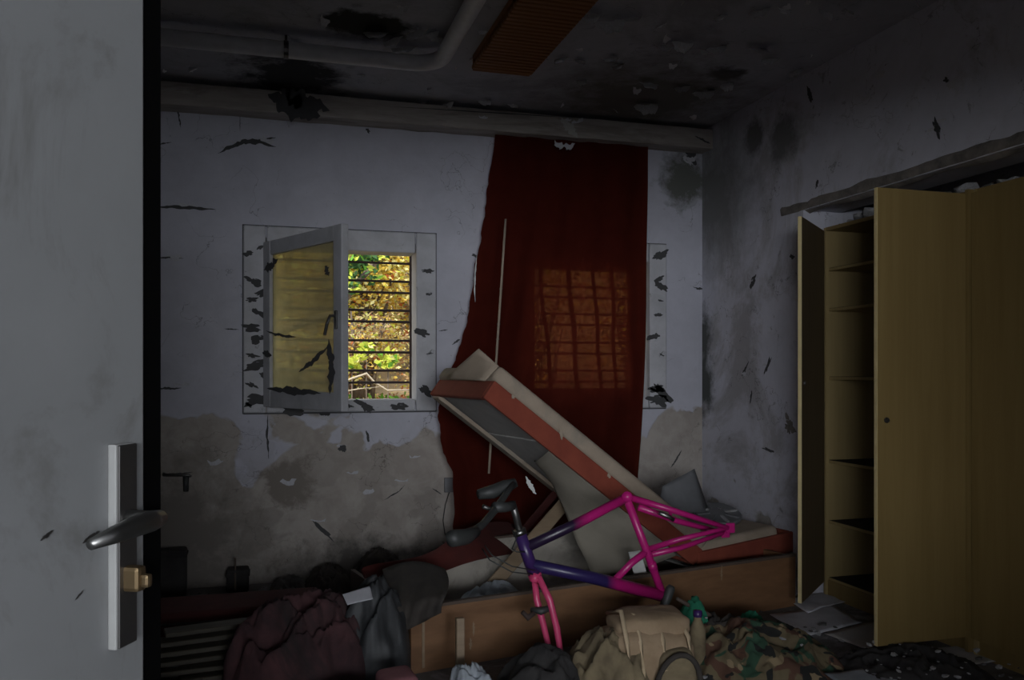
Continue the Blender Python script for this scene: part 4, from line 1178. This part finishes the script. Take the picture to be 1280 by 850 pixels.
# ------------------------------------------------------------------ outside
gr = []
for i in range(31):
    row = []
    for j in range(41):
        x, y = -14 + 30 * j / 40, 5.7 + 22 * i / 30
        z = -.2 + 1.15 * min(1, max(0, (y - 5.9) / 3.2)) ** .8 + .12 * fbm(Vector((x * .6, y * .6, 0)), 3) + .24 * max(0, y - 9.6)
        row.append((x, y, z))
    gr.append(row)
M['soil'] = mottled('leaf strewn bank', (0.34, 0.25, 0.14), (0.20, 0.15, 0.085), 3, 0.95, c3=(0.48, 0.34, 0.12), s3=6)
ground = structure(MB().grid(gr).build('ground', M['soil'], None, True), 'sloping leaf strewn bank outside the window', 'ground')
def gz(x, y): return -.2 + 1.15 * min(1, max(0, (y - 5.9) / 3.2)) ** .8 + .12 * fbm(Vector((x * .6, y * .6, 0)), 3) + .24 * max(0, y - 9.6)

def leafmat(name, c):
    m, nt, bs = node_mat(name)
    out = nt.nodes['Material Output']
    f = ntex(nt, 2.5, 3, .5, 0, pos(nt))
    col = mix(nt, f, [x * .65 for x in c], [min(1, x * 1.3) for x in c])
    df = N(nt, 'ShaderNodeBsdfDiffuse'); nt.links.new(col, df.inputs['Color'])
    tl = N(nt, 'ShaderNodeBsdfTranslucent'); nt.links.new(col, tl.inputs['Color'])
    m1 = N(nt, 'ShaderNodeMixShader'); m1.inputs[0].default_value = .35
    nt.links.new(df.outputs[0], m1.inputs[1]); nt.links.new(tl.outputs[0], m1.inputs[2])
    nt.links.new(m1.outputs[0], out.inputs['Surface'])
    return m
LEAF = [leafmat('golden leaf', (.80, .58, .13)), leafmat('pale yellow leaf', (.88, .76, .36)), leafmat('lime leaf', (.55, .62, .10)), leafmat('russet leaf', (.42, .13, .05)), leafmat('brown leaf', (.46, .32, .18)), leafmat('deep green leaf', (.06, .13, .05)), leafmat('bright green leaf', (.16, .38, .06))]
M['bark'] = mottled('grey brown bark', (0.16, 0.12, 0.09), (0.09, 0.07, 0.055), 9, .9)
M['bark_pale'] = mottled('pale dry branch', (0.42, 0.36, 0.27), (0.30, 0.25, 0.19), 9, .9)
def leaves(mb, c, r, n, wts, size, rr):
    ks = list(range(len(wts)))
    for _ in range(n):
        d = Vector((rr.gauss(0, 1), rr.gauss(0, 1), rr.gauss(0, 1))).normalized()
        p = c + Vector((d.x * r.x, d.y * r.y, d.z * r.z)) * (rr.random() ** .45)
        a = Vector((rr.gauss(0, 1), rr.gauss(0, 1), rr.gauss(0, .6))).normalized()
        b = a.cross(Vector((rr.gauss(0, 1), rr.gauss(0, 1), rr.gauss(0, 1)))).normalized()
        s = size * rr.uniform(.6, 1.3)
        mb.add([p - a * s, p + b * s * .55, p + a * s, p - b * s * .55], [(0, 1, 2, 3)], rr.choices(ks, wts)[0])
def shrub(x, y, h, w, n, wts, label, seed, size=.034, stems=12, name='shrub', cat='shrub'):
    rr = random.Random(seed)
    z0 = gz(x, y)
    root = empty(name, (x, y, z0 - .02)); tag(root, label, cat, 'autumn shrubs outside')
    st = MB()
    for k in range(stems):
        a = rr.uniform(0, 6.28); q = rr.uniform(.15, .9)
        top = Vector((x + math.cos(a) * w * q * .6, y + math.sin(a) * w * q * .4, z0 + h * rr.uniform(.7, 1)))
        mid = Vector((x, y, z0)).lerp(top, .5) + Vector((rr.uniform(-.15, .15), rr.uniform(-.1, .1), 0))
        st.tube([(x + rr.uniform(-.1, .1), y, z0 - .05), mid, top], [.028, .02, .008], 6)
    st.build('stems', M['bark'], root, True)
    mb = MB()
    nb = 9
    for k in range(nb):
        c = Vector((x + rr.uniform(-.6, .6) * w, y + rr.uniform(-.4, .4) * w, z0 + h * rr.uniform(.3, .92)))
        leaves(mb, c, Vector((w * .45, w * .4, h * .24)), n // nb, wts, size, rr)
    mb.build('foliage', LEAF, root)
GOLD, OLIVE, MIXD = (5, 5, 1.2, .5, 1, 0, 0), (2, 3, 3, .2, 1, .6, 1), (3, 4, .8, 1.2, 3, 0, 0)
shrub(0.15, 9.6, 2.9, .95, 8000, GOLD, 'golden leaved shrub seen through the open sash pane', 1)
shrub(1.15, 10.3, 2.9, 1.0, 10000, GOLD, 'golden leaved shrub filling the middle of the open window', 2)
shrub(2.15, 11.0, 2.5, 1.0, 8000, MIXD, 'pale yellow shrub at the right side of the open window view', 3)
shrub(0.7, 12.6, 3.9, 1.7, 9000, GOLD, 'tall yellow shrub far behind the others on the bank', 4)
shrub(2.9, 9.4, 2.8, 1.0, 7000, GOLD, 'golden shrub outside the curtained window', 5)
shrub(4.1, 9.2, 2.7, 1.0, 6000, MIXD, 'brown yellow shrub outside right of the curtained window', 6)
shrub(-1.2, 9.6, 2.7, 1.1, 5000, OLIVE, 'olive green shrub outside left of the open window', 7)
shrub(-2.6, 10.2, 2.9, 1.2, 1800, GOLD, 'yellow shrub on the bank far to the left', 8)
shrub(5.6, 10.0, 3.0, 1.3, 1800, OLIVE, 'green yellow shrub on the bank far to the right', 9)
shrub(2.6, 13.0, 3.4, 1.8, 9000, MIXD, 'pale olive shrub on the bank behind the window view', 10)
for i, (x, y, h, w, lb) in enumerate(((.2, 9.0, 1.0, .7, 'low brown bramble at the left of the open window view'), (1.0, 9.2, 1.0, .7, 'low brown bramble in the middle of the open window view'), (1.75, 9.0, .9, .6, 'low brown bramble at the right of the open window view'),
                                     (2.7, 8.6, 1.0, .7, 'low brown bramble outside the curtained window'), (.6, 11.4, 1.5, 1.0, 'taller brown bramble behind the golden shrubs'), (1.8, 12.2, 1.5, 1.0, 'taller bramble up the bank on the right'))):
    shrub(x, y, h, w, 3000, (2, 4, .6, .8, 5, 0, 0), lb, 60 + i, .026, 16, 'bramble', 'bramble')
# dark branch with green leaves hanging in at the upper left of the opening
tr = empty('tree', (-.55, 8.6, gz(-.55, 8.6))); tag(tr, 'dark tree whose leafy branch crosses the top of the window', 'tree')
rr = random.Random(55)
z0 = gz(-.55, 8.6)
tb = MB()
tb.tube([(-.55, 8.6, z0 - .05), (-.52, 8.6, z0 + 1.5), (-.45, 8.55, z0 + 3.2)], [.10, .085, .05], 8)
b0, b1 = aY(418, 392, 8.45), aY(486, 312, 8.3)
tb.tube([(-.5, 8.6, z0 + .7), b0, b0.lerp(b1, .5) + Vector((0, 0, .03)), b1 + Vector((.25, 0, .32))], [.05, .035, .03, .018], 7)
tb.build('trunk', M['bark'], tr, True)
mb = MB()
for (px, py, n_, r_) in ((440, 336, 60, .17), (455, 325, 70, .16), (436, 360, 60, .14), (470, 318, 50, .12), (430, 316, 70, .2), (490, 300, 60, .14), (462, 345, 40, .12)):
    leaves(mb, aY(px, py, 8.4), Vector((r_, .2, r_ * .8)), n_, (0, .1, 1.4, 0, 0, 5, .8), .045, rr)
leaves(mb, Vector((-.5, 8.6, z0 + 3.1)), Vector((1.1, 1.0, .8)), 1400, (1, .5, 2, 0, 0, 5, 1), .06, rr)
mb.build('foliage', LEAF, tr)
# fallen pale branch on the bank
o = MB().tube([aY(424, 480, 8.0), aY(440, 473, 8.0), aY(458, 467, 8.02), aY(468, 478, 8.05), aY(484, 488, 8.05), aY(520, 487, 8.1)], [.006, .010, .012, .011, .009, .006], 7).build('dead_branch', M['bark_pale'], None, True)
tag(o, 'bent pale dead branch on the bank seen low in the window', 'branch')
o = MB().tube([aY(424, 490, 8.1), aY(450, 486, 8.1), aY(480, 483, 8.12)], [.004, .006, .003], 6).build('dead_branch', M['bark_pale'], None, True)
tag(o, 'thin straight dead twig just left of the bent branch', 'branch')
# lime saplings and ground cover
for i, (px, py, r_, n_, lb) in enumerate(((440, 452, .13, 60, 'small lime green sapling low at the left of the window view'), (485, 448, .12, 60, 'small lime green sapling low in the middle of the window view'), (458, 436, .08, 30, 'tiny lime sapling above the dead branch'))):
    c = aY(px, py, 8.3)
    root = empty('sapling', (c.x, c.y, gz(c.x, c.y))); tag(root, lb, 'sapling')
    MB().tube([(c.x, c.y, gz(c.x, c.y) - .03), c], [.008, .005], 6).build('stem', M['bark'], root, True)
    mb = MB(); leaves(mb, c, Vector((r_, r_, r_ * .8)), n_, (0, 1, 5, 0, 0, 0, 1), .045, rr); mb.build('foliage', LEAF, root)
mb = MB()
for i in range(5200):
    x, y = rr.uniform(-3.5, 6.5), rr.uniform(6.6, 9.5)
    p = Vector((x, y, gz(x, y) + rr.uniform(.0, .07)))
    leaves(mb, p, Vector((.03, .03, .02)), 1, (.8, .8, 1.0, 2.0, 1.5, .5, 4 if fbm(Vector((x * 1.2, y, 3)), 2) > -.1 else .6), .04, rr)
tag(mb.build('ground_cover', LEAF), 'green ground cover and fallen red leaves on the bank', 'ground cover', kind='stuff')
# pale trunk at the right of the view
tr2 = empty('tree', (1.9, 11.6, gz(1.9, 11.6))); tag(tr2, 'pale trunked slender tree at the right of the window view', 'tree')
b = aY(507, 480, 11.2); t_ = aY(512, 318, 11.2)
tr2.location = (b.x, b.y, gz(b.x, b.y))
MB().tube([(b.x, b.y, gz(b.x, b.y) - .05), b.lerp(t_, .5), t_, t_ + Vector((.1, 0, 1.0))], [.09, .075, .06, .03], 8).build('trunk', M['bark_pale'], tr2, True)
mb = MB(); leaves(mb, t_ + Vector((.3, 0, .9)), Vector((.8, .7, .7)), 500, GOLD, .055, rr); mb.build('foliage', LEAF, tr2)
